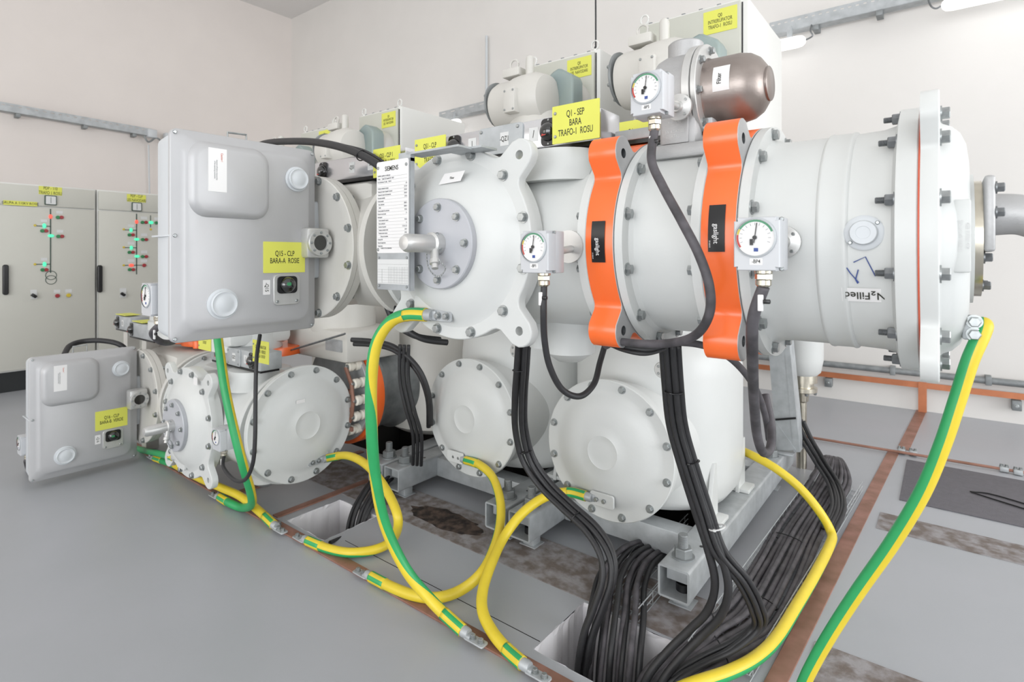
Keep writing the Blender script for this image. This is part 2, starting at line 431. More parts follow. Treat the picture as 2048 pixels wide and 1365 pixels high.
bar('orange copper earth bar running level along the back wall', MB().bx(-1.5, 4.0, 5.985, 5.99, zc - .025, zc + .025), COPB)
v0 = pix(1845, 770, Y=5.98)
bar('short upright copper strap dropping from wall bar to floor', MB().bx(v0.x - .03, v0.x + .03, 5.975, 5.98, 0.005, zc + .03), COPB)
a_, b_ = pix(1845, 818, Z=0), pix(1806, 900, Z=0)
mb = MB(); s_ = (b_ - a_).normalized().cross(ZA) * .035
bar('pale copper strap lying on the floor from the back wall to the rod', mb.add([a_ - s_, a_ + s_, b_ + s_, b_ - s_] + [p + ZA * .004 for p in (a_ - s_, a_ + s_, b_ + s_, b_ - s_)], [(4, 5, 6, 7), (0, 1, 5, 4), (1, 2, 6, 5), (2, 3, 7, 6), (3, 0, 4, 7)]), COPPER)
for k, px_ in enumerate((1656, 2034)):
    c = pix(px_, 770, Y=5.97); t = thing('bar_bracket', None, 'bracket', (c.x, 6.05, c.z)); t['label'] = ('steel wall bracket under the left end of the copper wall bar', 'steel wall bracket under the copper wall bar at the right picture edge')[k]
    obj('plate', MB().bx(c.x - .03, c.x + .03, 5.97, 6.049, .12, .2, .004), GALVD, t); bolt(t, (c.x, 5.97, .16), -YA, .012, .012)
p_ = thing('wall_conduit', 'grey metal pipe running level along the back wall above the copper bar', 'pipe', (-1.5, 5.99, .33))
obj('pipe', MB().tube([(-1.6, 5.99, .335), (4.0, 5.99, .335)], .028, 14, 0), GALVD, p_)
for px_ in (1785, 1977):
    c = pix(px_, 745, Y=5.97); obj('clip', MB().bx(c.x - .02, c.x + .02, 5.955, 6.049, .3, .375, .004), GALVD, p_)
# ------------------------------------------------------------------ rubber mat
t = thing('rubber_mat', 'dark grey ribbed rubber mat lying on the floor at the right', 'mat', (.8, 4.1, 0))
obj('sheet', MB().bx(-.2, 2.1, 3.75, 4.52, .0005, .006, .001), MATM, t)
a_ = pix(1950, 985, Z=.012)
obj('cut_fold', MB().tube([a_ + Vector((.4, -.12, 0)), a_ + Vector((.1, .015, 0)), a_, a_ + Vector((.02, -.03, 0)), a_ + Vector((.4, -.20, 0))], .004, 6, 4), BLACK, t)
# ------------------------------------------------------------------ perforated trays and tube lamps on the walls
def wall_tray(label, p0, p1, n, brackets, slots=26):
    """slotted channel with its open side to the room"""
    p0 = Vector(p0); p1 = Vector(p1); n = Vector(n); L = (p1 - p0).length; t = thing('wall_cable_tray', label, 'cable tray', p0)
    U = (p1 - p0).normalized(); V = ZA; hl = []
    for i in range(slots): hl.append(rrect(L / slots * .45, .012, .005, 2, L * (i + .5) / slots, .028))
    hl = [h if U.cross(V).dot(n) > 0 else h for h in hl]
    obj('channel', MB().prism([(0, -.06), (L, -.06), (L, .06), (0, .06)], p0 + n * .12, U, V, .003, 0, hl).prism([(0, 0), (L, 0), (L, .12), (0, .12)], p0 - V * .06, U, n, .003), GALV, t, smooth=False)
    for f in brackets:
        c = p0 + U * (L * f); mb = MB()
        mb.box(c + n * .06 - V * .085, (abs(U.x) * .05 + abs(n.x) * .13 + .002, abs(U.y) * .05 + abs(n.y) * .13 + .002, .05), .004)
        obj('bracket', mb, GALVD, t)
    return t
r0 = pix(-60, 205, X=XL + .05); r1 = pix(300, 268, X=XL + .05); r0.x = r1.x = XL + .05
wall_tray('slotted steel cable tray high on the left wall above the grey cabinets', r1, r0, XA, (.12, .42, .78), 24)
wall_tray('short visible piece of slotted tray on the back wall behind the middle tall cabinets', pix(890, 236, Y=5.98), pix(1250, 150, Y=5.98), -YA, (.5,), 16)
wall_tray('slotted steel tray on the back wall at top right above two lamps', pix(1545, 66, Y=5.98), pix(2100, -64, Y=5.98), -YA, (.2, .45, .8), 34)
for px_, py_, l_ in ((303, 268, 'small pale junction box on the left wall above the thin upright conduit'), (337, 275, 'small pale junction box on the left wall against the large silver box edge')):
    c = pix(px_, py_, X=XL + .16); jb = thing('junction_box', l_, 'junction box', c); obj('box_body', MB().box(c, (.12, .13, .13), .012), LIDW, jb)
obj('cable_end', MB().tube([pix(288, 272, X=XL + .2), pix(297, 284, X=XL + .2), pix(312, 276, X=XL + .2), pix(325, 283, X=XL + .2), pix(345, 286, X=XL + .2)], .014, 8), GALVD, jb)
tag(obj('wall_conduit', MB().tube([pix(297, 290, X=XL + .1), pix(299, 390, X=XL + .1)], .012, 8, 0), LIDW, loc=pix(297, 290, X=XL + .1)), 'thin upright conduit on the left wall behind the second cabinet', 'pipe')
a_ = pix(973, 215, Y=6.0); b_ = pix(972, 72, Y=6.0)
tag(obj('wall_conduit', MB().tube([a_, (a_.x, b_.y, b_.z)], .018, 8, 0), LIDW, loc=a_), 'thin upright pale conduit on the back wall left of the tall cabinet with hanging wire', 'pipe')
def lamp(label, e, L, up=True):
    e = Vector(e); t = thing('tube_lamp', label, 'lamp', e); r = .055
    pr = [(0.001, 0), (r * .5, .008), (r * .86, .03), (r, .07), (r, L - .07), (r * .86, L - .03), (r * .5, L - .008), (.001, L)]
    o = obj('diffuser', MB().lathe(pr, e, -XA if up else XA, 24), TUBE, t); o['label'] = 'glowing white tube'
    s = -1 if up else 1
    for a in (.12, L - .2): obj('hanger', MB().bx(e.x + s * a, e.x + s * (a + .04), e.y - .02, e.y + .02, e.z + .04, e.z + .16), GALV, t)
    return t
l1 = pix(1612, 80, Y=5.8); lamp('glowing white tube lamp under the wall tray, beside the nearest tall cabinet', l1, 1.2)
l2 = pix(1882, 12, Y=5.75); lamp('glowing white tube lamp cut by the top right picture edge', l2, 1.4, False)
l3 = pix(921, 244, Y=5.8); lamp('small distant glowing lamp below the wall tray over the middle cabinets', l3, 1.2)
tag(obj('lamp_cable', MB().tube([pix(1623, 50, Y=5.86), pix(1621, 62, Y=5.8), pix(1625, 72, Y=5.8), l1 + Vector((-.01, 0, 0))], .007, 8), STEELD, loc=l1), 'short grey cable looping into the tube lamp beside the tallest cabinet', 'cable')
tag(obj('lamp_cable', MB().tube([pix(1855, -6, Y=5.8), pix(1862, 12, Y=5.75), pix(1872, 17, Y=5.75), l2], .007, 8), STEELD, loc=l2), 'short dark cable looping into the top right tube lamp', 'cable')
# ------------------------------------------------------------------ control cabinets on the left
XC = -7.35
def control_cabinet(label, y0, y1, mim, title, header_note=None, handle_px=None):
    t = thing('control_cabinet', label, 'electrical cabinet', (XC - .3, (y0 + y1) / 2, 0), 'grey control cabinets by the left wall'); t['label'] = label
    g = .006
    obj('body', MB().bx(XC - .6, XC, y0 + .002, y1 - .002, .2, 2.09, .004), CABW, t)
    o = obj('plinth', MB().bx(XC - .58, XC - .02, y0 + .004, y1 - .004, 0, .2), PLINTH, t); o['label'] = 'black plinth'
    obj('header_panel', MB().bx(XC, XC + .02, y0 + .012, y1 - .012, 1.872, 2.075, .004), CABG, t)
    d = obj('door', MB().bx(XC, XC + .022, y0 + .012, y1 - .012, .215, 1.858, .004), CABG, t)
    hp = pix(*handle_px, X=XC + .03)
    o = obj('handle', MB().prism(rrect(.045, .3, .02, 4), (XC + .022, hp.y, hp.z), YA, ZA, .03, .008), BLACK, d); o['label'] = 'black swing handle'
    xf = XC + .0225
    def rc(px0, py0, px1, py1, th, m, nm, par=d):
        a, b = pix(px0, py0, X=xf), pix(px1, py1, X=xf)
        return obj(nm, MB().bx(xf, xf + th, min(a.y, b.y), max(a.y, b.y), min(a.z, b.z), max(a.z, b.z)), m, par, smooth=False)
    def dot(px, py, m, nm, r=.022, th=.012, sy=1, sz=1):
        c = pix(px, py, X=xf); return obj(nm, MB().lathe([(r, 0), (r, th), (r * .8, th + .004)], c, XA, 16, sx=sy, sy=sz), m, d)
    ln = MB()
    def seg(px0, py0, px1, py1, w=.008):
        a, b = pix(px0, py0, X=xf), pix(px1, py1, X=xf)
        if abs(a.y - b.y) > abs(a.z - b.z): ln.bx(xf, xf + .003, min(a.y, b.y), max(a.y, b.y), a.z - w / 2, a.z + w / 2)
        else: ln.bx(xf, xf + .003, a.y - w / 2, a.y + w / 2, min(a.z, b.z), max(a.z, b.z))
    for q in mim['lines']: seg(*q)
    for cx, cy in mim.get('circles', ()):
        c = pix(cx, cy, X=xf); ln.tube([c + Vector((.002, .045 * math.cos(k * math.pi / 12), .045 * math.sin(k * math.pi / 12))) for k in range(25)], .003, 6, 0)
    o = obj('mimic_diagram', ln, LINE, d, smooth=False); o['label'] = 'dark mimic diagram lines'
    for px, py, m, kx, kz in mim['lamps']: dot(px, py, m, 'indicator_lamp', .022, .006, kx, kz)
    for px, py in mim['pairs']:
        dot(px - 3.6, py, BGRN, 'push_button', .018)['label'] = 'green push button'; dot(px + 3.8, py, BRED, 'push_button', .018)['label'] = 'red push button'
    for px, py in mim['tags']: rc(px - 6.5, py - 3, px + 6.5, py + 3, .002, GREYTAG, 'name_tag')
    for px, py, m in mim['buttons']: dot(px, py, m, 'push_button', .02)
    for px, py in mim['yel']: dot(px, py, BYEL, 'earth_symbol', .012, .003)
    for px, py in mim['knobs']:
        k = rc(px - 6, py - 6, px + 6, py + 6, .012, GREYTAG, 'selector_switch'); c = pix(px, py, X=xf + .02)
        obj('knob', MB().box(c, (.03, .03, .05), .006, rot=Matrix.Rotation(R_(50), 3, 'X')), BLACK, k)
    (tx, ty, tw, th), tl, (mx, my, mw, mh) = title
    c = pix(tx, ty, X=XC + .021); yplate(t, c, tw, th, tl, .045, YA, ZA)
    c = pix(mx, my, X=XC + .021); me = obj('panel_meter', MB().prism(rrect(mw, mh, .008, 2), c, YA, ZA, .015, .003), LINE, t)
    obj('dial', MB().prism(rrect(mw * .82, mh * .82, .006, 2), c + XA * .0155, YA, ZA, .001), GREYTAG, me)
    obj('needle_stripe', MB().bx(c.x + .017, c.x + .0178, c.y - .002, c.y + .002, c.z - .03, c.z + .03), LINE, me)
    if header_note:
        (hx, hy, hw, hh), hl = header_note; yplate(t, pix(hx, hy, X=XC + .021), hw, hh, hl, .035, YA, ZA, sx=.8)
    return t
control_cabinet('pale grey control cabinet farthest left, one mimic line ending in two rings', 1.17, 2.005, dict(
    lines=[(101, 418, 101, 546, .01), (73, 452, 101, 452), (72, 529, 101, 529)], circles=[(102, 551), (102, 560)],
    lamps=[(101, 433.5, LRED, .7, 1), (88.5, 452, LGREEN, .7, 1.15), (102, 472, LGREEN, 1.2, .75), (89, 529, LGREEN, .7, 1.15)],
    pairs=[(119, 435), (88, 462), (120, 473), (88.5, 540)], tags=[(119, 425), (88, 442), (120, 463), (88, 519), (67, 583), (114, 583), (137, 582)],
    buttons=[(114.5, 592, BRED), (137, 591, BYEL)], yel=[(70, 451), (70, 529)], knobs=[(68, 592)]),
    ((101, 382, .19, .085), ['PDP - 110', 'TRAFO 1 ROSU'], (101, 401, .1, .1)), ((41, 407, .26, .045), ['GRUPA A 110KV ROSIE']), (11, 560))
control_cabinet('pale grey control cabinet second from left, long mimic with many lamps', 2.015, 2.85, dict(
    lines=[(273, 428, 273, 549, .01), (301, 431, 301, 455), (250, 460, 273, 460), (250, 495.5, 273, 495.5), (250, 531, 285, 531)],
    lamps=[(273, 444, LRED, .7, 1), (302, 445.5, LGREEN, 1.1, .9), (262, 460.5, LGREEN, .7, 1.1), (273.5, 479, LGREEN, 1.2, .75), (262.5, 496, LGREEN, .7, 1.1), (274, 513, LGREEN, 1.2, .75), (262.5, 531, LRED, 1.1, .8)],
    pairs=[(288, 445), (316, 446), (262, 470), (288.5, 479.5), (262, 505), (288.5, 513.5), (262.5, 539.5)],
    tags=[(288, 436), (315, 438), (262, 452), (288, 470), (262, 487), (288, 504.5), (262, 522), (288, 522), (246, 580)],
    buttons=[(288, 531, BRED)], yel=[(247.5, 459), (247.5, 495), (247.5, 531), (301.5, 459)], knobs=[(246, 589)]),
    ((273, 397, .19, .085), ['PDP - CLP', 'LES NAVODARI'], (273, 414, .1, .1)), None, (199.5, 558))
tag(obj('control_cabinet', MB().bx(XC - .6, XC + .02, .3, 1.16, 0, 2.1, .01), CABW, loc=(XC, .8, 0)), 'pale cabinet side cut by the left picture edge', 'electrical cabinet')
# ------------------------------------------------------------------ gas-tight housings of the upper and lower bus
AY, AZ = 1.60, 1.39           # axis of the upper bus
def wrap_patch(mb, x0, x1, f0, f1, r, ay=AY, az=AZ, n=14, mi=0, th=.001):
    vs = []; fs = []
    for i in range(n + 1):
        f = R_(f0 + (f1 - f0) * i / n)
        for x in (x0, x1): vs.append((x, ay - (r + th) * math.cos(f), az + (r + th) * math.sin(f)))
    for i in range(n): fs.append((2 * i, 2 * i + 1, 2 * i + 3, 2 * i + 2))
    return mb.add(vs, fs, mi)
def wrap_text(parent, s, xc, fc, r, size, mode, m, sx=.8, ay=AY, az=AZ, name='lettering'):
    o = text(parent, s, (xc, ay - r, az), size, XA, ZA, m, sx, name=name); me = o.data
    base = Vector((xc, ay - r, az))
    for v in me.vertices:
        a, b = v.co.x, v.co.z; h_ = -v.co.y
        if mode == 'down': X, f = xc + b, R_(fc) - a / r
        elif mode == 'rise': X, f = xc - b, R_(fc) + a / r
        elif mode == 'flip': X, f = xc - a, R_(fc) - b / r
        else: X, f = xc + a, R_(fc) + b / r
        rr = r + .0015 + h_
        v.co = Vector((X, ay - rr * math.cos(f), az + rr * math.sin(f))) - base
    return o
def lug_pad(parent, c, U, N, w=.085, h=.04, m=GALV, tilt=0):
    """zinc plate with two bolts, long side along U"""
    U = Vector(U).normalized(); N = Vector(N).normalized(); V = N.cross(U)
    if tilt: U, V = U * math.cos(tilt) + V * math.sin(tilt), V * math.cos(tilt) - U * math.sin(tilt)
    p = obj('earthing_pad', MB().prism(rrect(w, h, .012, 4), c, U, V, .01, .002), m, parent)
    return p
def end_cover(t, c, n, m=WHITE, rim=.305, bolts=True, br=.0135):
    """domed end cover on a round flange, n points outwards"""
    pr = [(0.001, 0), (rim - .004, 0), (rim, .003), (rim, .026), (rim - .004, .03), (.262, .03), (.25, .031), (.235, .037), (.21, .049), (.17, .059), (.12, .066),
          (.074, .0695), (.071, .0712), (.068, .0698), (.04, .0705), (.001, .071)]
    o = obj('end_cover', MB().lathe(pr, c, n, 72), m, t)
    if bolts: ring_bolts(o, Vector(c) + Vector(n) * .03, n, .281, 12, 15, r=br, h=.012, m=STEEL)
    return o
def clamp(name, label, x0, x1, d, lbl_phi, w0, w1, words=True, group=None):
    ay, az = AY + d[1], AZ + d[2]
    t = thing(name, label, 'clamp', (x0, ay, az - .3), group)
    mb = MB(); hl = EHOLES2
    mb.prism(EAR2, (x0, ay, az), YA, ZA, x1 - x0, .0015, hl)
    # side faces orange, the cut ends bare grey like the casting
    mm = []
    for f in mb.f:
        a = [mb.v[i] for i in f]; xs = [v.x for v in a]
        far = max(math.hypot(v.y - ay, v.z - az) for v in a)
        side = (max(xs) - min(xs)) > .004
        inner = len(f) == 4 and side and all(min(math.hypot(abs(v.y - ay) - .240, abs(v.z - az) - .238), 9) < .0145 for v in a)
        mm.append(0 if side and not inner else (1 if not inner else 2))
    mb.m = mm
    obj('band', mb, [ORANGE, CAST, STEELD], t)
    rr = .3025
    if words:
        p = obj('black_label', wrap_patch(MB(), w0, w1, lbl_phi - 10.4, lbl_phi + 10.4, rr, ay, az), BLACK, t, ang=80)
        p['label'] = 'black label reading gaslight'
        wrap_text(p, 'gaslight', (w0 + w1) / 2 - .001, lbl_phi - 2.5, rr, .0165, 'down', PAPER, .95, ay, az)
        wrap_text(p, 'DF-2400-00', w0 + .004, lbl_phi - 7, rr, .0042, 'down', PAPER, .8, ay, az)
    return t
def flange(mb, x0, x1, ay, az, r=.3):
    mb.lathe([(.2, 0), (r - .003, 0), (r, .003), (r, x1 - x0 - .003), (r - .003, x1 - x0), (.2, x1 - x0)], (x0, ay, az), XA, 72); return mb
def ear_module(label, d, xr=-.763, lower=False):
    dx, dy, dz = d; ay, az = AY + dy, AZ + dz; xc = -1.22 + dx; xl = -1.64 + dx; xr = xr + dx
    t = thing('busbar_module', label, 'switchgear housing', (xc, ay, az - .3))
    m = WHITE
    mb = MB(); L = xr - xl
    mb.lathe([(.22, 0), (.297, 0), (.3, .003), (.3, .025), (.272, .03), (.262, .045), (.262, .12), (.272, .2), (.275, L * .5), (.27, L - .2), (.258, L - .12), (.258, L - .045), (.27, L - .032), (.3, L - .026), (.3, L - .003), (.297, L), (.22, L)], (xl, ay, az), XA, 72)
    mb.lathe([(.262, 0), (.262, ay - 1.345 - dy), (.27, ay - 1.335 - dy), (.3, ay - 1.33 - dy), (.3, ay - 1.30 - dy)], (xc, ay, az), -YA, 72)
    mb.box((xc + .02, ay, az + .2), (.5, .34, .16), .05).lathe([(.16, 0), (.135, .06), (.13, .1)], (xc + .25, ay - .08, az + .19), ZA, 40).lathe([(.05, 0), (.05, .1)], (xc - .2, ay - .06, az + .2), ZA, 24)
    mb.lathe([(.045, 0), (.045, .09)], (xc + .11, ay, az - .355), ZA, 28).lathe([(.04, 0), (.085, .03), (.085, .1), (.1, .16)], (xc + .22, ay, az - .39), ZA, 28)
    h = obj('housing', mb, m, t, ang=40)
    ring_bolts(h, (xr - .026, ay, az), -XA, .281, 12, 15, r=.0115, h=.011, skip=())
    ring_bolts(h, (xl + .026, ay, az), XA, .281, 12, 15, r=.0115, h=.011)
    yf = 1.27 + dy
    cv = MB().prism(EAR, (xc, yf + .032, az), XA, ZA, .032, .004, EHOLES)
    cv.lathe([(.262, 0), (.252, .003), (.235, .014), (.205, .032), (.18, .042), (.15, .049), (.001, .05)], (xc, yf, az), -YA, 72)
    cv.box((xc - .1, yf - .006, az - .195), (.13, .036, .062), .012)
    c = obj('end_cover', cv, m, t, ang=40)
    ring_bolts(c, (xc, yf, az), -YA, .281, 12, 15)
    cp = obj('cover_plate', MB().lathe([(.001, 0), (.139, 0), (.139, .018), (.136, .021), (.001, .021)], (xc, yf - .05, az), -YA, 72), DISC, c); cp['label'] = 'grey round plate in the middle of the cover'
    u, v, n = basis(-YA)
    for i in range(8):
        a = R_(45 * i); bolt(c, (xc + .111 * math.cos(a), yf - .071, az + .111 * math.sin(a)), -YA, .0105, .010)
    va = MB(); q = (xc, yf - .071, az)
    va.lathe([(.034, 0), (.034, .03), (.027, .034), (.027, .125), (.02, .137), (.001, .14)], q, -YA, 32)
    va.lathe([(.012, 0), (.012, .03), (.016, .032), (.016, .045), (.01, .047), (.01, .06)], (xc + .015, yf - .10, az - .02), (.35, -.3, -1), 20)
    o = obj('filling_valve', va, ALU, t); o['label'] = 'bright metal filling valve'
    for a in (60, 150, 240, 330): screw(o, (xc + .033 * math.cos(R_(a)), yf - .09, az + .033 * math.sin(R_(a))), (math.cos(R_(a)), -.5, math.sin(R_(a))), .005)
    ch = MB(); P = spline([(xc - .02, yf - .10, az - .03), (xc - .015, yf - .095, az - .075), (xc + .02, yf - .09, az - .1), (xc + .055, yf - .095, az - .075), (xc + .045, yf - .11, az - .05)], 9)
    for k, p in enumerate(P): ch.box(p, (.004, .0025, .0055), .0008, rot=Matrix.Rotation(R_(90 * (k % 2)), 3, 'Z'))
    o = obj('chain', ch, STEEL, t); o['label'] = 'thin ball chain on the valve'
    if not lower:
        st = obj('sticker', MB().add([pix(*p, Y=yf - .047) for p in ((877, 370), (921, 362), (930, 341), (889, 348))], [(0, 1, 2, 3)]), PAPER, c)
        cc = pix(904, 356, Y=yf - .0473); text(st, 'Filter', cc, .011, (1, 0, 0), (.12, 0, 1), INK, .8)
        c2 = obj('gas_port', MB().lathe([(.045, 0), (.045, .006), (.03, .008), (.03, .02), (.045, .022), (.045, .03)], (xr - .05, ay - .275, az - .012), -YA, 32), ALU, t)
    else:
        cc = pix(391, 763, Y=yf - .02); obj('sticker', MB().prism(rrect(.045, .04, .001, 1), cc, XA, ZA, .001), PAPER, c)
    return t, xc, ay, az, yf
A_ = (0, 0, 0); B_ = (-2.06, .04, -.95)
modA = ear_module('white bus housing at centre, four-eared cover carrying a Filter sticker', A_)[0]
modB = ear_module('white bus housing low at left, four-eared cover close above the floor', B_, -.70, True)[0]
# drive modules (round flange with the silver gear box in front)
def drive_module(label, d):
    dx, dy, dz = d; xc = -2.11 + dx; ay, az = AY + dy, AZ + dz
    t = thing('flange_module', label, 'switchgear housing', (xc, ay, az - .3)); mb = MB()
    L = .77
    mb.lathe([(.22, 0), (.297, 0), (.3, .003), (.3, .025), (.268, .03), (.26, .045), (.26, L - .045), (.268, L - .032), (.3, L - .026), (.3, L - .003), (.297, L), (.22, L)], (xc - .38, ay, az), XA, 72)
    mb.lathe([(.255, 0), (.255, .205), (.27, .215), (.3, .22), (.3, .25)], (xc, ay, az), -YA, 72)
    mb.box((xc + .02, ay, az + .2), (.5, .34, .16), .05)
    h = obj('housing', mb, WHITE2, t, ang=40)
    yc = ay - .25
    c = obj('end_cover', MB().lathe([(.001, 0), (.297, 0), (.3, .003), (.3, .025), (.297, .028), (.262, .028), (.25, .024), (.06, .012), (.001, .012)], (xc, yc, az), -YA, 72), WHITE2, t)
    ring_bolts(c, (xc, yc - .028, az), -YA, .281, 12, 15); ring_bolts(h, (xc, yc + .03, az), YA, .281, 12, 15)
    vp = MB().box((xc + .115, yc - .08, az + .015), (.07, .10, .12), .012)
    w = obj('window_block', vp, ALU, t)
    vc = Vector((xc + .15, yc - .08, az + .015)); nn = XA
    r = obj('window_ring', MB().lathe([(.03, 0), (.052, 0), (.052, .012), (.05, .015), (.031, .015), (.029, .006)], vc, nn, 40, cap=False), ALU, w)
    obj('window_glass', MB().lathe([(.001, 0), (.031, 0), (.031, .008), (.001, .008)], vc, nn, 32), GLASSY, w)['label'] = 'dark round sight glass'
    ring_bolts(r, vc + XA * .015, nn, .041, 8, 0, r=.004, h=.004)
    return t
drvA = drive_module('ivory bus flange with round sight window, right behind the upper silver drive box', (0, 0, 0))
drvB = drive_module('ivory bus flange with round sight window, right behind the lower silver drive box', (-2.03, .045, -.95))
# silver gear boxes
def drive_box(label, d, lines, tagtxt):
    dx, dy, dz = d; X = -2.01 + dx; y0, y1 = .759 + dy, 1.298 + dy; z0, z1 = 1.06 + dz, 1.782 + dz
    yc, zc = (y0 + y1) / 2, (z0 + z1) / 2; w, h = y1 - y0, z1 - z0
    t = thing('drive_box', label, 'switch drive box', (X - .1, yc, z0))
    def pt(px, py): return pix(px, py, X=-2.01) + Vector((dx, dy, dz))
    b = MB(); o1 = rrect(w - .01, h - .01, .03); o2 = rrect(w - .05, h - .06, .03)
    n = len(o1); vs = []; fs = []
    for o, x in ((o2, X - .19), (rrect(w - .02, h - .03, .03), X - .15), (o1, X - .045), (o1, X - .02)): vs += [(x, yc + p[0], zc + p[1]) for p in o]
    for i in range(3):
        for k in range(n): fs.append((i * n + k, i * n + (k + 1) % n, (i + 1) * n + (k + 1) % n, (i + 1) * n + k))
    fs.append(tuple(range(n))[::-1]); b.add(vs, fs)
    b.box((X - .1, y0 + .003, zc), (.15, .008, .006), .001)
    obj('box_body', b, LIDW, t)
    l = MB(); vs = []; fs = []
    lay = [(w, h, .025, -.02), (w, h, .025, -.008), (w - .006, h - .006, .023, -.004), (w - .05, h - .05, .035, -.003), (w - .075, h - .075, .05, .014), (w - .095, h - .095, .055, .02)]
    for W, Hh, r, x in lay: vs += [(X + x - .016, yc + p[0], zc + p[1]) for p in rrect(W, Hh, r)]
    for i in range(5):
        for k in range(n): fs.append((i * n + k, i * n + (k + 1) % n, (i + 1) * n + (k + 1) % n, (i + 1) * n + k))
    fs.append(tuple(5 * n + k for k in range(n))); fs.append(tuple(range(n))[::-1]); l.add(vs, fs)
    xf = X + .004
    pa, pb = pt(366, 270), pt(533, 431)
    # raised pad pressed in the lid, upper near corner
    pw, ph = .285, .262; pc = Vector((X, (y0 + .045 + pw / 2), z1 - .035 - ph / 2)); vs = []; fs = []
    for k_, (W, Hh, r, x) in enumerate([(pw, ph, .06, -.003), (pw - .012, ph - .012, .055, .009), (pw - .03, ph - .03, .05, .019), (pw - .05, ph - .05, .045, .023)]): vs += [(xf + x, pc.y + p[0], pc.z + p[1]) for p in rrect(W, Hh, r)]
    for i in range(3):
        for k in range(n): fs.append((i * n + k, i * n + (k + 1) % n, (i + 1) * n + (k + 1) % n, (i + 1) * n + k))
    fs.append(tuple(3 * n + k for k in range(n))); l.add(vs, fs)
    lid = obj('lid', l, LID, t, ang=60); lid['label'] = 'grey pressed metal lid'
    for sy, sz in ((1, 1), (1, -1), (-1, 1), (-1, -1), (-1, 0), (1, 0)):
        screw(lid, (X - .02, yc + sy * (w / 2 - .014), zc + sz * (h / 2 - .014)), XA, .0065)
    for px_, py_, r in ((592, 359, .042), (444, 608, .047)):
        c = pt(px_, py_); c.x = xf
        o = obj('round_plug', MB().lathe([(r * 1.15, 0), (r * 1.15, .004), (r * .98, .006), (r * .98, .018), (r * .9, .021), (r * .82, .019), (r * .6, .019), (r * .5, .0215), (.001, .0215)], c, XA, 40), LIDW, lid); o['label'] = 'pale round screw plug'
    c = pt(568, 515); c.x = xf; yplate(lid, c, .17, .118, lines, .029, YA, ZA, sx=.62, sp=.95)
    c = pt(532, 575); c.x = xf; tg = obj('name_tag', MB().prism(rrect(.028, .055, .001, 1), c, YA, ZA, .001), PAPER, lid)
    text(tg, tagtxt, c + XA * .0013, .02, -ZA, YA, INK, .8)
    c = pt(428, 342); c.x = xf + .023; cl = obj('caution_sticker', MB().prism(rrect(.062, .15, .001, 1), c, YA, ZA, .001), PAPER, lid)
    text(cl, 'Caution !', c + Vector((.0013, .014, .045)), .010, -ZA, YA, SEAL, .8); 
    text(cl, 'interlock off before disassembly\nof the operating mechanism', c + Vector((.0013, -.006, 0)), .0068, -ZA, YA, STEELD, .8)
    c = pt(571, 579); c.x = xf; vw = obj('view_window', MB().prism(rrect(.108, .118, .018, 4), c, YA, ZA, .008, .002), ALU, lid)
    c2 = c + Vector((.008, 0, .018)); obj('window_frame', MB().prism(rrect(.082, .066, .015, 4), c2, YA, ZA, .004, .001), BLACK, vw)['label'] = 'black window frame'
    pr = [(.031 * math.cos(R_(a)), .031 * math.sin(R_(a)) * .9) for a in range(0, 91, 10)]
    obj('sight_dome', MB().lathe([(max(r, .0005), z) for r, z in pr], c2 + XA * .003, XA, 32), GLASSY, vw)['label'] = 'black glossy sight dome'
    obj('indicator', MB().prism(rrect(.016, .012, .003, 3), c2 + Vector((.0292, -.009, .004)), YA, ZA, .003), GREENI, vw)['label'] = 'green position indicator'
    for s in (-1, 1): screw(vw, c + Vector((.008, s * .04, -.045)), XA, .006)
    hd = MB().tube([(X - .09, yc - .05, z1 - .01), (X - .09, yc - .05, z1 + .03), (X - .09, yc + .02, z1 + .033), (X - .09, yc + .02, z1 - .01)], .0045, 8, 0)
    obj('lifting_bail', hd, STEEL, t)
    obj('mounting_arm', MB().bx(X - .16, X - .05, y1 - .01, y1 + .045, zc - .16, zc + .16, .01), LIDW, t)
    return t
drive_box('large silver drive box at upper left, yellow plate reading BARA-A ROSIE', (0, 0, 0), ['Q15 - CLP', 'BARA-A  ROSIE'], '-Q15')
drive_box('smaller-looking silver drive box at lower left, yellow plate reading BARA-B VERDE', (-2.11, .055, -1.012), ['Q16 - CLP', 'BARA-B  VERDE'], '-Q16')
# orange clamps and the modules to the right
clamp('orange_clamp', 'orange ring clamp nearer the centre, left of the hanging hose, smaller gaslight label', -.762, -.680, A_, 0, -.743, -.703)
clamp('orange_clamp', 'orange ring clamp farther right, beside the right-hand gauge, taller gaslight label', -.452, -.372, A_, 5.0, -.434, -.396)
t = thing('spacer_module', 'short white bus cylinder between the two orange clamps, under the filter bowl', 'switchgear housing', (-.56, AY, AZ - .3))
mb = MB(); L = .226
mb.lathe([(.2, 0), (.297, 0), (.3, .003), (.3, .024), (.268, .026), (.258, .036), (.256, .06), (.256, L - .06), (.258, L - .036), (.268, L - .026), (.3, L - .024), (.3, L - .003), (.297, L), (.2, L)], (-.679, AY, AZ), XA, 80)
h = obj('housing', mb, WHITE, t, ang=40)
ring_bolts(h, (-.655, AY, AZ), XA, .28, 12, 15); ring_bolts(h, (-.477, AY, AZ), -XA, .28, 12, 15)
t = thing('end_module', 'long white bus cylinder at the right with N2Filled sticker and blue pen arrow', 'switchgear housing', (-.2, AY, AZ - .3)); x0 = -.371
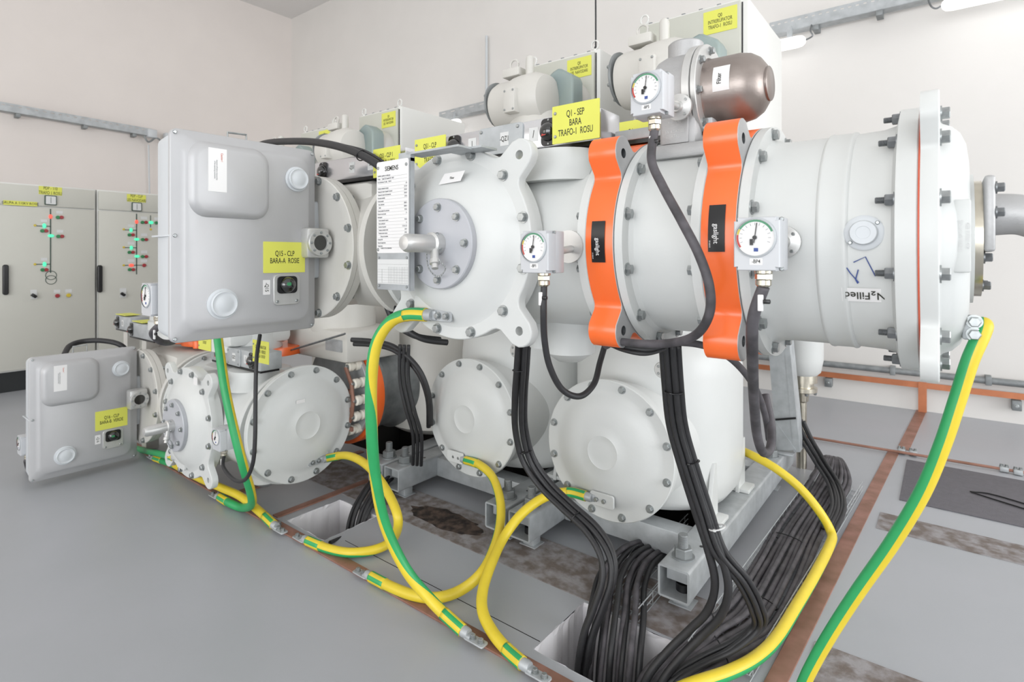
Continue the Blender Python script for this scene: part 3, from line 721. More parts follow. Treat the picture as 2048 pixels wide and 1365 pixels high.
mb = MB(); mb.lathe([(.2, 0), (.297, 0), (.3, .003), (.3, .024), (.268, .026), (.258, .040), (.256, .07), (.256, .150), (.2615, .154), (.2625, .158), (.2605, .163), (.2605, .198), (.2625, .203), (.2615, .207), (.2565, .211), (.259, .262), (.266, .286), (.3, .294), (.3, .327), (.297, .33), (.2, .33)], (x0, AY, AZ), XA, 96)
h = obj('housing', mb, WHITE, t, ang=40)
ring_bolts(h, (x0 + .024, AY, AZ), XA, .28, 12, 15)
ring_bolts(h, (x0 + .294, AY, AZ), -XA, .281, 12, 15, r=.0125, h=.018, fn=stud, L=.016)
obj('seal_ring', MB().lathe([(.25, 0), (.3, 0), (.3, .003), (.25, .003)], (x0 + .33, AY, AZ), XA, 72), SEAL, t)['label'] = 'thin red seal between the flanges'
xe = x0 + .333
e = MB().prism(EAR2, (xe, AY, AZ), YA, ZA, .030, .003, EHOLES2)
e.lathe([(.262, 0), (.258, .004), (.25, .02), (.235, .034), (.21, .044), (.18, .048), (.001, .048)], (xe + .030, AY, AZ), XA, 72)
ec = obj('end_flange', e, WHITE, t, ang=40)
ring_bolts(ec, (xe + .030, AY, AZ), XA, .281, 12, 15, r=.0135, h=.014)
pl = obj('maker_panel', MB().box((xe + .062, AY - .225, AZ + .0), (.03, .03, .14), .004), WHITE, ec)
text(pl, 'EN AC-42100KT6', (xe + .061, AY - .2412, AZ + .0), .0095, -ZA, XA, GREYTAG, .85)
text(pl, '4B8 R7880 404', (xe + .072, AY - .2412, AZ + .0), .0095, -ZA, XA, GREYTAG, .85)
xp = xe + .078
obj('end_ring', MB().lathe([(.001, 0), (.142, 0), (.142, .012), (.001, .012)], (xp - .004, AY, AZ), XA, 64), WHITE, ec)
np_ = obj('contact_plate', MB().lathe([(.001, 0), (.127, 0), (.127, .014), (.001, .014)], (xp + .008, AY, AZ), XA, 64), NICKEL, ec); np_['label'] = 'nickel plated round plate'
ring_bolts(np_, (xp + .022, AY, AZ), XA, .11, 8, 22, r=.010, h=.012, m=STEELD)
cs = MB(); cs.bx(xp + .022, xp + .040, AY - .13, AY + .05, AZ - .03, AZ + .125, .006)
path = [(xp + .04, AY - .04, AZ + .05), (xp + .09, AY - .04, AZ + .045), (xp + .14, AY - .04, AZ + .01), (xp + .18, AY - .04, AZ - .06), (xp + .2, AY - .04, AZ - .16)]
cs.tube(path, (.045, .03), 16, 8)
t2 = thing('terminal_arm', 'grey cast terminal arm bolted to the end plate, at the right picture edge', 'terminal arm', (xp + .03, AY, AZ)); o = obj('arm', cs, CAST, t2, ang=50)
for z in (.1, .05): bolt(t2, (xp + .040, AY - .115, AZ + z), XA, .010, .012, STEELD)
# relief disc, sticker, pen marks on the end module
c = pix(1728, 466, Y=1.342)
o = obj('relief_disc', MB().lathe([(.036, -.006), (.036, .004), (.033, .006), (.025, .006), (.025, .017), (.023, .020), (.013, .020), (.0125, .019), (.001, .019)], c, -YA, 44), LIDW, t); o['label'] = 'bright round pressure relief disc'
for a in (40, 220): screw(o, c + Vector((.031 * math.cos(R_(a)), -.006, .031 * math.sin(R_(a)))), -YA, .004)
f1 = -27.5; x_a, x_b = pix(1683, 590, Y=1.365).x, pix(1778, 590, Y=1.365).x
st = obj('sticker', wrap_patch(MB(), x_a, x_b, f1 - 3.6, f1 + 3.6, .2595), PAPER, t, ang=80)
wrap_text(st, 'N\u2082Filled', (x_a + x_b) / 2, f1, .2605, .024, 'flip', INK, .95)
mk = MB()
def stroke(pts, r=.0011):
    q = []
    for a, b in pts:
        p = pix(a, b, Y=1.345); f = math.asin(max(-1, min(1, (p.z - AZ) / .26))); q.append((p.x, AY - .2605 * math.cos(f), p.z))
    mk.tube(q, r, 6, 0)
stroke([(1707, 525), (1731, 514), (1750, 553)]); stroke([(1693, 536), (1700, 547), (1716, 566)]); stroke([(1714, 568), (1710, 560), (1716, 540)])
obj('pen_marks', mk, WBLUE, t)['label'] = 'blue pen arrow drawn on the paint'
# orange clamps low at left, upright axis, and the risers
def upright_clamp(label, x, y, z, r=.78):
    t = thing('orange_clamp', label, 'clamp', (x, y, z)); s = r
    out = [(a * s, b * s) for a, b in EAR]; hl = [[(a * s, b * s) for a, b in h] for h in EHOLES]
    obj('band', MB().prism(out, (x, y, z), XA, YA, .05, .002, hl), ORANGE, t); return t
upright_clamp('small orange clamp peeking out above the low four-eared cover', -3.30, 1.80, .755, .62)
upright_clamp('small orange clamp tip just right of the lower silver drive box', -4.10, 1.80, .74, .62)
def riser(label, x, y, z0, z1, r=.2, m=WHITE):
    t = thing('bus_riser', label, 'switchgear housing', (x, y, z0))
    obj('column', MB().lathe([(r, 0), (r, z1 - z0 - .06), (r + .04, z1 - z0 - .055), (r + .04, z1 - z0)], (x, y, z0), ZA, 48).box((x, y, z0 + .12), (r * 1.9, r * 1.9, .18), .04), m, t, ang=40); return t
riser('white upright housing between the low four-eared cover and the silver box above', -3.32, 1.66, .805, 1.02)
riser('white upright housing far left above the lower silver drive box', -4.12, 1.66, .805, .92)
# ------------------------------------------------------------------ pressure gauges
def gauge(label, x, y, z, txt, s=1.0, pipe=None, hose=True, red=False, arrow=0):
    w, dp, h = .085 * s, .072 * s, .105 * s
    t = thing('pressure_gauge', label, 'gauge', (x, y, z - h / 2)); b = MB()
    c_ = .007 * s
    out = [(-w / 2 + c_, -h / 2), (w / 2 - c_, -h / 2), (w / 2 - c_, -h / 2 + c_), (w / 2, -h / 2 + c_), (w / 2, h / 2 - c_), (w / 2 - c_, h / 2 - c_), (w / 2 - c_, h / 2), (-w / 2 + c_, h / 2), (-w / 2 + c_, h / 2 - c_), (-w / 2, h / 2 - c_), (-w / 2, -h / 2 + c_), (-w / 2 + c_, -h / 2 + c_)]
    b.prism(out, (x, y + dp * .45, z), XA, ZA, dp * .45, .002)
    b.bx(x - w / 2, x + w / 2, y + dp * .45, y + dp, z - h / 2, z + h / 2, .003)
    case = obj('casing', b, GAUGE, t)
    for a in (-1, 1):
        for e in (-1, 1): screw(case, (x + a * (w / 2 - .003), y + dp * .44, z + e * (h / 2 - .004)), -YA, .0045 * s)
    r = .036 * s; dc = Vector((x - .002, y, z + h * .12))
    obj('bezel', MB().lathe([(r, 0), (r + .0035, .0), (r + .0035, .003), (r, .004)], dc, -YA, 48, cap=False), GAUGED, t)
    dl = obj('dial', MB().lathe([(.001, 0), (r, 0), (r, .0012), (.001, .0012)], dc, -YA, 48), PAPER, t); dl['label'] = 'white gauge dial'
    def arc(a0, a1, m, nm, r0=.86, r1=.97):
        vs = []; n = 14
        for i in range(n + 1):
            a = R_(a0 + (a1 - a0) * i / n)
            for q in (r0, r1): vs.append(dc + Vector((q * r * math.cos(a), -.0016, q * r * math.sin(a))))
        obj('scale_band', MB().add(vs, [(2 * i, 2 * i + 1, 2 * i + 3, 2 * i + 2) for i in range(n)]), m, dl)
    arc(170, 215, REDI, 'r'); arc(150, 169, BYEL, 'y'); arc(20, 149, GGRN, 'g')
    a = R_(82 + arrow); nd = MB(); tip = dc + Vector((math.cos(a) * r * .8, -.004, math.sin(a) * r * .8)); bk = dc + Vector((-math.cos(a) * r * .3, -.004, -math.sin(a) * r * .3))
    nd.tube([bk, tip], .0009 * s, 6, 0).lathe([(.004 * s, 0), (.004 * s, .003)], dc - YA * .002, -YA, 12).box(dc + Vector((-.006 * s, -.004, -.009 * s)), (.006 * s, .001, .012 * s))
    obj('pointer', nd, BLACK, dl)
    tk = MB()
    for k in range(13):
        a = R_(-20 + 220 * k / 12); p = dc + Vector((math.cos(a) * r * .74, -.0015, math.sin(a) * r * .74)); tk.box(p, (.005 * s, .0006, .0008 * s), rot=Matrix.Rotation(-a, 3, 'Y'))
    obj('tick_marks', tk, STEELD, dl); obj('blue_mark', MB().box(dc + Vector((.002, -.0016, -.024 * s)), (.008 * s, .0008, .007 * s)), WBLUE, dl)
    if txt:
        p = obj('name_tag', MB().prism(rrect(.024 * s, .013 * s, .001, 1), (x, y, z - h * .33), XA, ZA, .0006), PAPER, case)
        text(p, txt, (x, y - .0009, z - h * .33), .0105 * s, XA, ZA, INK, .8)
    g = MB().lathe([(.017 * s, 0), (.017 * s, .006), (.012 * s, .008)], (x + .005, y + dp * .5, z - h / 2), -ZA, 24)
    g.lathe([(.0165 * s, .008), (.0165 * s, .018)], (x + .005, y + dp * .5, z - h / 2), -ZA, 6); g.lathe([(.012 * s, .018), (.015 * s, .02), (.015 * s, .030), (.011 * s, .034)], (x + .005, y + dp * .5, z - h / 2), -ZA, 20)
    obj('cable_gland', g, NICKEL, t)['label'] = 'nickel cable gland'
    gp = Vector((x + .005, y + dp * .5, z - h / 2 - .033 * s))
    if pipe:
        P = [Vector((x, y + dp, z))] + [Vector(p) for p in pipe]; pm = MB().tube(P, .010, 14, 0)
        L = (P[-1] - P[-2]); d = L.normalized()
        pm.lathe([(.017, 0), (.017, .02)], P[0] + (P[1] - P[0]).normalized() * .01, (P[1] - P[0]), 6)
        pm.lathe([(.014, 0), (.016, .012), (.026, .016), (.035, .018), (.035, .026)], P[-1] - d * .03, d, 32)
        o = obj('gas_pipe', pm, ALU, t)
        u, v, n = basis(-d)
        for k in range(4): screw(o, P[-1] - d * .012 + u * .026 * math.cos(k * 1.57 + .7) + v * .026 * math.sin(k * 1.57 + .7), -d, .0045)
    return t, gp
g1 = gauge('pressure gauge hanging right of the four-eared cover, tagged -BP1', -.803, 1.12, 1.362, '-BP1', 1, [(-.803, 1.21, 1.362), (-.806, 1.335, 1.376)])
g4 = gauge('pressure gauge at the right, in front of the tall gaslight label, tagged -BP4', -.300, 1.185, 1.376, '-BP4', 1.03, [(-.285, 1.27, 1.38), (-.28, 1.345, 1.383)])
g5 = gauge('pressure gauge high up in front of the filter bowl, tagged -BP5', -.556, 1.23, 1.737, '-BP5', .97, [(-.565, 1.36, 1.745), (-.563, 1.46, 1.752)])
g3 = gauge('small pressure gauge poking out left of the upper silver drive box', -2.262, .768, 1.196, '', 1.12, [(-2.262, 1.3, 1.2)])
g6 = gauge('small gauge at the far left picture edge beside the lower silver drive box', -4.36, .81, .222, '', 1.05, [(-4.36, 1.35, .23)])
g2 = gauge('small gauge held low in front of the low four-eared cover, hose curling below', -2.80, 1.25, .458, '', 1.0, [(-2.80, 1.36, .462)])
# ------------------------------------------------------------------ filter on top of the spacer module
t = thing('filter_unit', 'brown-grey steel filter bowl labelled Filter on its cast housing above the orange clamps', 'gas filter', (-.58, AY, 1.66)); fz = 1.815
b = MB().bx(-.665, -.475, AY - .13, AY + .13, 1.62, 1.66, .008).bx(-.64, -.53, AY - .11, AY + .11, 1.65, 1.78, .02)
b.lathe([(.001, 0), (.09, 0), (.115, .01), (.122, .03), (.122, .08), (.125, .1)], (-.665, AY, fz), XA, 56)
b.lathe([(.05, 0), (.05, .05), (.045, .055), (.001, .055)], (-.60, AY, fz + .105), ZA, 28)
h = obj('cast_housing', b, CAST, t, ang=40)
pp = obj('cast_plate', MB().box((-.588, AY - .112, 1.70), (.075, .008, .075), .002), CAST, h)
text(pp, '46817740\n---\nEN AC 42100\nKT6', (-.588, AY - .1165, 1.702), .013, XA, ZA, GREYTAG, .7)
f = obj('flange_ring', MB().lathe([(.09, 0), (.134, 0), (.137, .003), (.137, .022), (.134, .024), (.09, .024)], (-.565, AY, fz), XA, 64).lathe([(.09, 0), (.136, 0), (.136, .012), (.134, .014), (.09, .014)], (-.538, AY, fz), XA, 64), ALU, t)
ring_bolts(f, (-.524, AY, fz), XA, .118, 8, 8, r=.0095, h=.010)
bo = obj('filter_bowl', MB().lathe([(.098, 0), (.094, .006), (.094, .085), (.088, .112), (.074, .133), (.052, .148), (.046, .150), (.046, .155), (.043, .157), (.001, .158)], (-.524, AY, fz), XA, 64), BOWL, t, ang=50); bo['label'] = 'stained stainless steel bowl'
st = obj('sticker', wrap_patch(MB(), -.492, -.448, -14, 28, .0946, AY, fz), PAPER, bo, ang=80)
wrap_text(st, 'Filter', -.474, 6, .0952, .0165, 'rise', INK, .85, AY, fz)
# ------------------------------------------------------------------ linkage bars with position windows
def link_bar(label, x0, x1, y, z, h, plates, windows=(), tags=(), m=MIR, cover=None):
    t = thing('linkage_housing', label, 'switch linkage', ((x0 + x1) / 2, y, z)); zc = z + h / 2
    b = MB().bx(x0, x1, y, y + .12, z, z + h, .004); obj('channel', b, m, t)
    if x1 < -4: obj('support_post', MB().bx((x0 + x1) / 2 - .04, (x0 + x1) / 2 + .04, y + .02, y + .1, 0, z - .012), WHITE2, t)
    obj('base_strip', MB().bx(x0 + .01, x1 - .01, y + .004, y + .11, z - .012, z), BLACK, t)
    if cover:
        a, e = cover; o = obj('cover_plate', MB().prism(rrect(e - a, h * 1.02, .012, 3, (a + e) / 2, zc), (0, y, 0), XA, ZA, .006, .002), GALV, t)
        for q in (a + .012, e - .02): screw(o, (q, y - .006, z + h - .012), -YA, .006); screw(o, (q, y - .006, z + .012), -YA, .006)
    for wx in windows:
        w = obj('view_window', MB().prism(rrect(.058, h * .92, .014, 4), (wx, y, zc), XA, ZA, .004, .001), BLACK, t); w['label'] = 'black window frame'
        c = Vector((wx, y - .003, zc)); obj('sight_dome', MB().lathe([(.03 * math.cos(R_(a)) + .0005, .026 * math.sin(R_(a))) for a in range(0, 91, 10)], c, -YA, 32), GLASSY, w)['label'] = 'black glossy sight dome'
        obj('indicator', MB().prism([(-.012, -.016), (.004, -.014), (.008, .0), (-.004, .004)], c + Vector((0, -.021, 0)), XA, ZA, .003), REDI, w)['label'] = 'red position indicator'
        for s_ in (-1, 1): screw(w, (wx, y - .004, zc + s_ * h * .4), -YA, .0035)
    for tx, s in tags:
        p = obj('symbol_tag', MB().prism(rrect(.036, .045, .001, 1), (tx, y - (.006 if cover and cover[0] < tx < cover[1] else 0), zc), XA, ZA, .0008), GREYTAG, t)
        text(p, s, (tx, y - (.0072 if cover and cover[0] < tx < cover[1] else .0012), zc), .024 if len(s) > 2 else .034, XA, ZA, INK, .72)
    for (px_, yy, zz, lines, sz) in plates: yplate(t, (px_, yy, zz), .162, .114, lines, sz, XA, ZA, sx=.6, screws=[(-.07, .035), (-.07, -.035)], sp=.98)
    return t
link_bar('bright linkage bar above the centre cover with -QZ1 tag and red window', -1.47, -.80, 1.455, 1.697, .094,
         [(-.86, 1.41, 1.748, ['Q1 - SEP', 'BARA', 'TRAFO-1  ROSU'], .028)], (-.985, -1.395), ((-1.045, '/'), (-1.16, '-QZ1'), (-1.31, '\u22A5')), cover=(-1.275, -1.085))
link_bar('bright linkage bar between the upper silver box and the data plate', -2.28, -1.66, 1.455, 1.685, .094,
         [(-1.735, 1.425, 1.724, ['Q51 - CLP 1', 'BARA-A 110KV', 'ROSIE'], .026)], (-1.80, -2.21), ((-1.875, '='), (-2.0, '-Q51')), cover=None)
link_bar('linkage bar behind the Q51 CLP plate left of the centre cover', -1.625, -1.49, 1.47, 1.69, .09,
         [(-1.495, 1.43, 1.733, ['Q51 - CLP', 'BARA-A 110KV', 'TRAFO-1'], .026)], (), (), m=GALV)
link_bar('long pale linkage arm behind the bright bar with a second yellow Q1 plate', -.795, -.50, 1.53, 1.70, .032,
         [(pix(1262, 272, Y=1.93).x, 1.93, pix(1262, 272, Y=1.93).z, ['Q1', '110KV'], .03)], (), (), m=GALV)
link_bar('low linkage bar under the upper silver box with yellow SEPARATOR plate', -3.42, -2.84, 1.495, .745, .094,
         [(-2.77, 1.46, .862, ['Q2 - SEPARATOR', 'BARA-B  VERDE', 'CUPLA 110 KV'], .024), (-3.41, 1.46, .862, ['Q51 CUPLA', '110 KV'], .026)], (-2.93, -3.3), ((-3.0, '/'), (-3.12, 'QZ2')), cover=(-3.2, -3.05), m=GALV)
link_bar('farthest small linkage bar above the lower silver box', -5.05, -4.72, 1.50, .80, .10, [], (-4.98,), ((-4.88, 'Q'),), m=GALV)
link_bar('second far linkage bar above the lower silver box, nearer one', -4.66, -4.2, 1.47, .78, .10, [], (-4.60,), (), m=GALV)
for xx, yy, zz, nm in ((-4.93, 1.49, .91, 'thin yellow plate lying on the farthest low linkage bar'), (-4.5, 1.46, .89, 'thin yellow plate lying on the second low linkage bar')):
    tag(obj('label_plate', MB().box((xx, yy + .06, zz), (.2, .1, .004)), YELL, loc=(xx, yy, zz)), nm, 'sign')
# riser housing right behind cover 1
t = thing('bus_riser', 'white block housing behind the low domed cover with a small metal plate', 'switchgear housing', (-2.98, 2.0, .5))
hb = obj('housing', MB().bx(-3.3, -2.66, 1.90, 2.30, .74, .925, .03).lathe([(.2, 0), (.2, .5)], (-2.98, 2.1, .9), ZA, 40), WHITE2, t)
obj('metal_plate', MB().prism(rrect(.16, .07, .006, 2), (-2.78, 1.90, .84), XA, ZA, .004), GALV, hb)
tag(obj('linkage_rod', MB().tube([pix(545, 712, Y=1.83), pix(690, 668, Y=1.83)], .006, 8, 0), STEELD, loc=pix(545, 712, Y=1.83)), 'thin dark rod slanting below the upper silver box', 'rod')
# domed cover closing the lower bus (faces the right)
t = thing('end_cover_module', 'large white domed cover low at left, turned toward the right', 'vessel cover', (-2.68, 1.64, .15))
end_cover(t, (-2.70, 1.64, .468), XA, WHITE)
b = MB().lathe([(.255, 0), (.262, .02)], (-2.735, 1.64, .468), XA, 64); obj('neck', b, WHITE, t)
st = obj('sticker', MB().box((-2.634, 1.60, .60), (.001, .05, .018)), PAPER, t)
# branch with insulators and orange clamp leading to the hidden tank
t = thing('insulated_branch', 'cream insulators with copper links and orange ring beside low domed cover', 'switchgear housing', (-2.72, 2.1, .2)); bz, bxx = .53, -2.92
obj('front_flange', MB().lathe([(.2, 0), (.297, 0), (.3, .003), (.3, .025), (.2, .028)], (bxx, 2.02, bz), YA, 64), GALV, t)
o = obj('band', MB().prism(circ(0, 0, .322, 72), (bxx, 2.12, bz), XA, ZA, .07, .003), ORANGE, t); o['label'] = 'red-orange ring'
obj('rear_vessel', MB().lathe([(.22, 0), (.3, 0), (.3, .03), (.27, .04), (.265, .1), (.27, .2), (.3, .26), (.3, .29)], (bxx, 2.125, bz), YA, 64), GALVD, t)
for a in (42, 20, 0, -20, -42):
    c = Vector((bxx + .275 * math.cos(R_(a)), 1.945, bz + .275 * math.sin(R_(a))))
    o = obj('insulator', MB().lathe([(.02, 0), (.028, .004), (.028, .03), (.02, .034), (.02, .05), (.028, .054), (.028, .085), (.02, .09)], c, YA, 24), INSUL, t); o['label'] = 'cream ribbed insulator'
    bolt(t, c, -YA, .012, .014)
cl = MB()
for a0, a1 in ((42, 20), (20, 0), (0, -20), (-20, -42)):
    p, q = [Vector((bxx + .275 * math.cos(R_(a)), 1.932, bz + .275 * math.sin(R_(a)))) for a in (a0, a1)]
    cl.tube([p, q], .011, 6, 0)
for z in (-.05, .05, -.16): cl.bx(bxx + .18, bxx + .27, 1.926, 1.938, bz + z - .012, bz + z + .012)
obj('copper_links', cl, COPPER, t)
# ------------------------------------------------------------------ circuit breaker tanks
def breaker(label, xc, pad, full=True):
    yc, yf = 2.72, 2.15
    t = thing('breaker_tank', label, 'breaker tank', (xc, yc, .18), 'white circuit breaker tanks in a row'); t['label'] = label
    b = MB(); vs = []; fs = []
    lay = [(.60, .62, .28, .20), (.70, .74, .33, .215), (.765, .81, .37, .26), (.785, .84, .385, .33), (.79, .85, .388, .45), (.79, .85, .388, .80), (.775, .83, .38, .88), (.73, .78, .36, .94), (.64, .68, .32, .975), (.56, .6, .28, .99), (.52, .54, .25, 1.02)]
    n = None
    for W, Hh, r, z in lay:
        q = rrect(W, Hh, min(r, W / 2 - .001), 14); n = len(q); vs += [(xc + p[0], yc + p[1], z) for p in q]
    for i in range(len(lay) - 1):
        for k in range(n): fs.append((i * n + k, i * n + (k + 1) % n, (i + 1) * n + (k + 1) % n, (i + 1) * n + k))
    fs.append(tuple(range(n))[::-1]); fs.append(tuple((len(lay) - 1) * n + k for k in range(n))); b.add(vs, fs)
    cx, cz = xc + .01, .512
    b.lathe([(.3, 0), (.3, .02), (.272, .03), (.268, .05), (.272, .10), (.285, .18), (.31, .30), (.31, .5)], (cx, yf + .028, cz), YA, 72)
    for s_ in (-1, 1):                                     # feet with curved webs on the frame beams
        for yy in (yc - .23, yc + .20):
            fx = xc + s_ * .35
            b.bx(fx - .055, fx + .055, yy - .05, yy + .06, .181, .20, .004)
            b.prism([(-.05, .0), (.055, .0), (.055, .03), (.035, .1), (.0, .22), (-.01, .25), (-.05, .25)] if s_ < 0 else [(-.055, .0), (.05, .0), (.05, .25), (.01, .25), (0, .22), (-.035, .1), (-.055, .03)], (yy * 0 + fx - .008, yy, .18), YA, ZA, .018, .002)
    b.lathe([(.23, 0), (.23, .9)], (xc, 2.62, 1.0), ZA, 48)
    h = obj('tank', b, WHITE, t, ang=42)
    c = end_cover(t, (cx, yf + .03, cz), -YA, WHITE)
    c2 = (xc + .2, yc - .405, .86)
    o = obj('port_plate', MB().lathe([(.001, 0), (.036, 0), (.036, .02), (.033, .023), (.001, .023)], c2, -YA, 32), ALU, t)
    for k in range(4): screw(o, (c2[0] + .022 * math.cos(k * 1.57 + .8), c2[1] - .023, c2[2] + .022 * math.sin(k * 1.57 + .8)), -YA, .006)
    return t, c
br3, cv3 = breaker('large white breaker tank with domed round cover, nearest one at the lower centre-right', -1.165, None)
br2, cv2 = breaker('white breaker tank with domed round cover, middle one behind the green-yellow cables', -1.965, None)
t = thing('breaker_tank', 'dim grey-white tank side half hidden behind the cables between low domed covers', 'breaker tank', (-2.8, 2.75, .2))
obj('tank', MB().lathe([(.001, 0), (.3, 0), (.38, .05), (.385, .7), (.33, .8), (.23, .85), (.23, 1.5)], (-2.79, 2.76, .2), ZA, 64), WHITE2, t)
t = thing('breaker_tank', 'far white tank mostly hidden behind the lower bus at left', 'breaker tank', (-3.6, 2.75, .2))
obj('tank', MB().lathe([(.001, 0), (.3, 0), (.38, .05), (.385, .7), (.33, .8), (.23, .85), (.23, 1.5)], (-3.65, 2.76, .2), ZA, 64), WHITE2, t)
# heads on the tanks
def head(label, xs, dz=0):
    y, z = 2.50, 2.225 + dz; t = thing('breaker_drive', label, 'breaker head', (xs + .3, y, z - .3)); b = MB()
    b.lathe([(.10, 0), (.13, .01), (.14, .04), (.14, .12), (.15, .15), (.155, .2), (.155, .28), (.13, .34), (.06, .36)], (xs, y, z - .02), XA, 56)
    b.lathe([(.33, 0), (.27, .12), (.19, .26), (.15, .38), (.11, .46)], (xs + .24, y + .02, z - .52), ZA, 56)
    b.lathe([(.15, 0), (.15, .09), (.13, .12), (.001, .12)], (xs + .29, y + .28, z + .0), -YA, 56)
    b.box((xs + .21, y, z + .165), (.045, .05, .16), .022, segs=4)
    obj('casting', b, WHITE2, t, ang=45)
    r = obj('ring', MB().lathe([(.10, 0), (.125, 0), (.13, .004), (.13, .016), (.1, .02)], (xs - .02, y, z), XA, 48), GALVD, t); ring_bolts(r, (xs - .02, y, z), -XA, .112, 8, 20, r=.009, h=.01)
    out = [(-.11, -.13), (.13, -.13), (.13, .07), (.115, .1), (.05, .14), (.03, .145), (0, .135), (-.07, .09), (-.10, .05), (-.12, -.0), (-.12, -.06)]
    cvr = obj('motor_cover', MB().prism(out, (xs + .315, y + .17, z + .02), XA, ZA, .10, .012), TEAL, t); cvr['label'] = 'blue-grey passivated motor cover'
    obj('access_hole', MB().lathe([(.022, 0), (.022, .002), (.001, .002)], (xs + .29, y + .068, z + .01), -YA, 24), BLACK, cvr)
    o = obj('terminal_cap', MB().box((xs + .20, y - .12, z - .04), (.075, .12, .13), .006), WHITE2, t)
    for a in (-1, 1):
        for e in (-1, 1): screw(o, (xs + .20 + a * .028, y - .18, z - .04 + e * .05), -YA, .006)
    tor = MB().tube([(xs + .1 + .028 * math.cos(R_(a)), y, z + .215 + .028 * math.sin(R_(a))) for a in range(0, 361, 20)], .006, 8, 0)
    tor.box((xs + .1, y, z + .165), (.12, .08, .05), .01)
    obj('lifting_eye', tor, WHITE2, t)
    return t
head('ivory drive head with blue-grey motor cover, nearest one left of the filter bowl', -1.25)
head('ivory drive head in front of the cabinet with the hanging wire', -2.03)
head('ivory drive head with stained motor cover above the thick black cable', -3.73, -.06)
head('farthest ivory drive head just above the thick black cable at left', -4.62, -.10)
# tall breaker control cabinets
def tall_cabinet(label, xr, z1, lines, w=.5, plx=None):
    y0, y1 = 2.80, 3.5; z0 = 1.25; t = thing('breaker_cabinet', label, 'electrical cabinet', (xr - w / 2, (y0 + y1) / 2, z0))
    obj('body', MB().bx(xr - w, xr, y0, y1, z0, z1, .006), CABW, t)
    d = obj('door', MB().bx(xr - w + .01, xr - .03, y0 - .022, y0 - .001, z0 + .02, z1 - .015, .004), CABT, t)
    obj('support_leg', MB().bx(xr - .3, xr - .22, 3.36, 3.44, 0, z0, .004), GALV, t)
    obj('door_gap', MB().bx(xr - .028, xr - .023, y0 - .004, y0, z0 + .02, z1 - .02), BLACK, t)
    for x in (xr - w + .02, xr - .045):
        e = MB().tube([(x + .022 * math.cos(R_(a)), y0 + .02, z1 + .034 + .026 * math.sin(R_(a))) for a in range(0, 361, 20)], .0055, 8, 0); e.cyl((x, y0 + .02, z1), (x, y0 + .02, z1 + .012), .009, 12)
        obj('lifting_eye', e, CABW, t)
    for k in range(5): obj('hinge_pin', MB().box((xr - w + .06 + k * .09, y0 + .01, z1 + .002), (.02, .012, .008), .002), GALVD, t)
    yplate(d, (xr - .125, y0 - .022, z1 - .09), .162, .114, lines, .026, XA, ZA, sx=.62, sp=.98)
    return t
tall_cabinet('tall grey breaker cabinet at top, nearest, yellow plate ending TRAFO-1 ROSU', -.745, 2.60, ['Q0', 'INTRERUPATOR', 'TRAFO-1  ROSU'], .56)
tall_cabinet('tall grey breaker cabinet with black wire hanging to its corner eye', -1.545, 2.535, ['Q0', 'INTRERUPATOR', 'LES  NAVODARI'])
tall_cabinet('smaller-looking grey breaker cabinet behind the stained motor cover', -3.235, 2.49, ['Q0', 'INTRERUPATOR', 'LES  NAVODARI'])
tall_cabinet('farthest grey breaker cabinet, only its top and yellow plate visible', -4.08, 2.47, ['Q0', 'INTRERUPATOR', 'CUPLA'])
a_ = Vector((-1.59, 2.82, 2.56)); tag(obj('hanging_wire', MB().tube([a_, a_ + Vector((.005, 0, .05)), a_ + Vector((0, 0, 1)), (a_.x - .01, a_.y, ZC)], .005, 8, 4), RUB, loc=a_), 'thin black wire hanging from the ceiling to a cabinet eye', 'cable')
# bottle-like cable end behind the leaning post
c = pix(1603, 740, Y=3.95); t = thing('cable_end_bell', 'white upright bushing with silver flange behind the leaning steel post', 'bushing', (c.x, 3.95, .4))
obj('bell', MB().lathe([(.09, 0), (.11, .02), (.125, .1), (.125, .8)], (c.x, 3.95, .60), ZA, 40), WHITE, t)
o = obj('flange_stack', MB().lathe([(.03, -.49), (.03, -.07), (.04, -.06), (.045, 0), (.085, 0), (.09, .004), (.09, .03), (.07, .032), (.07, .06), (.09, .062), (.09, .11)], (c.x, 3.95, .49), ZA, 40), NICKEL, t)
for k in range(6): bolt(o, (c.x + .078 * math.cos(k * 1.05), 3.95 + .078 * math.sin(k * 1.05), .49), -ZA, .009, .012, STEELD)
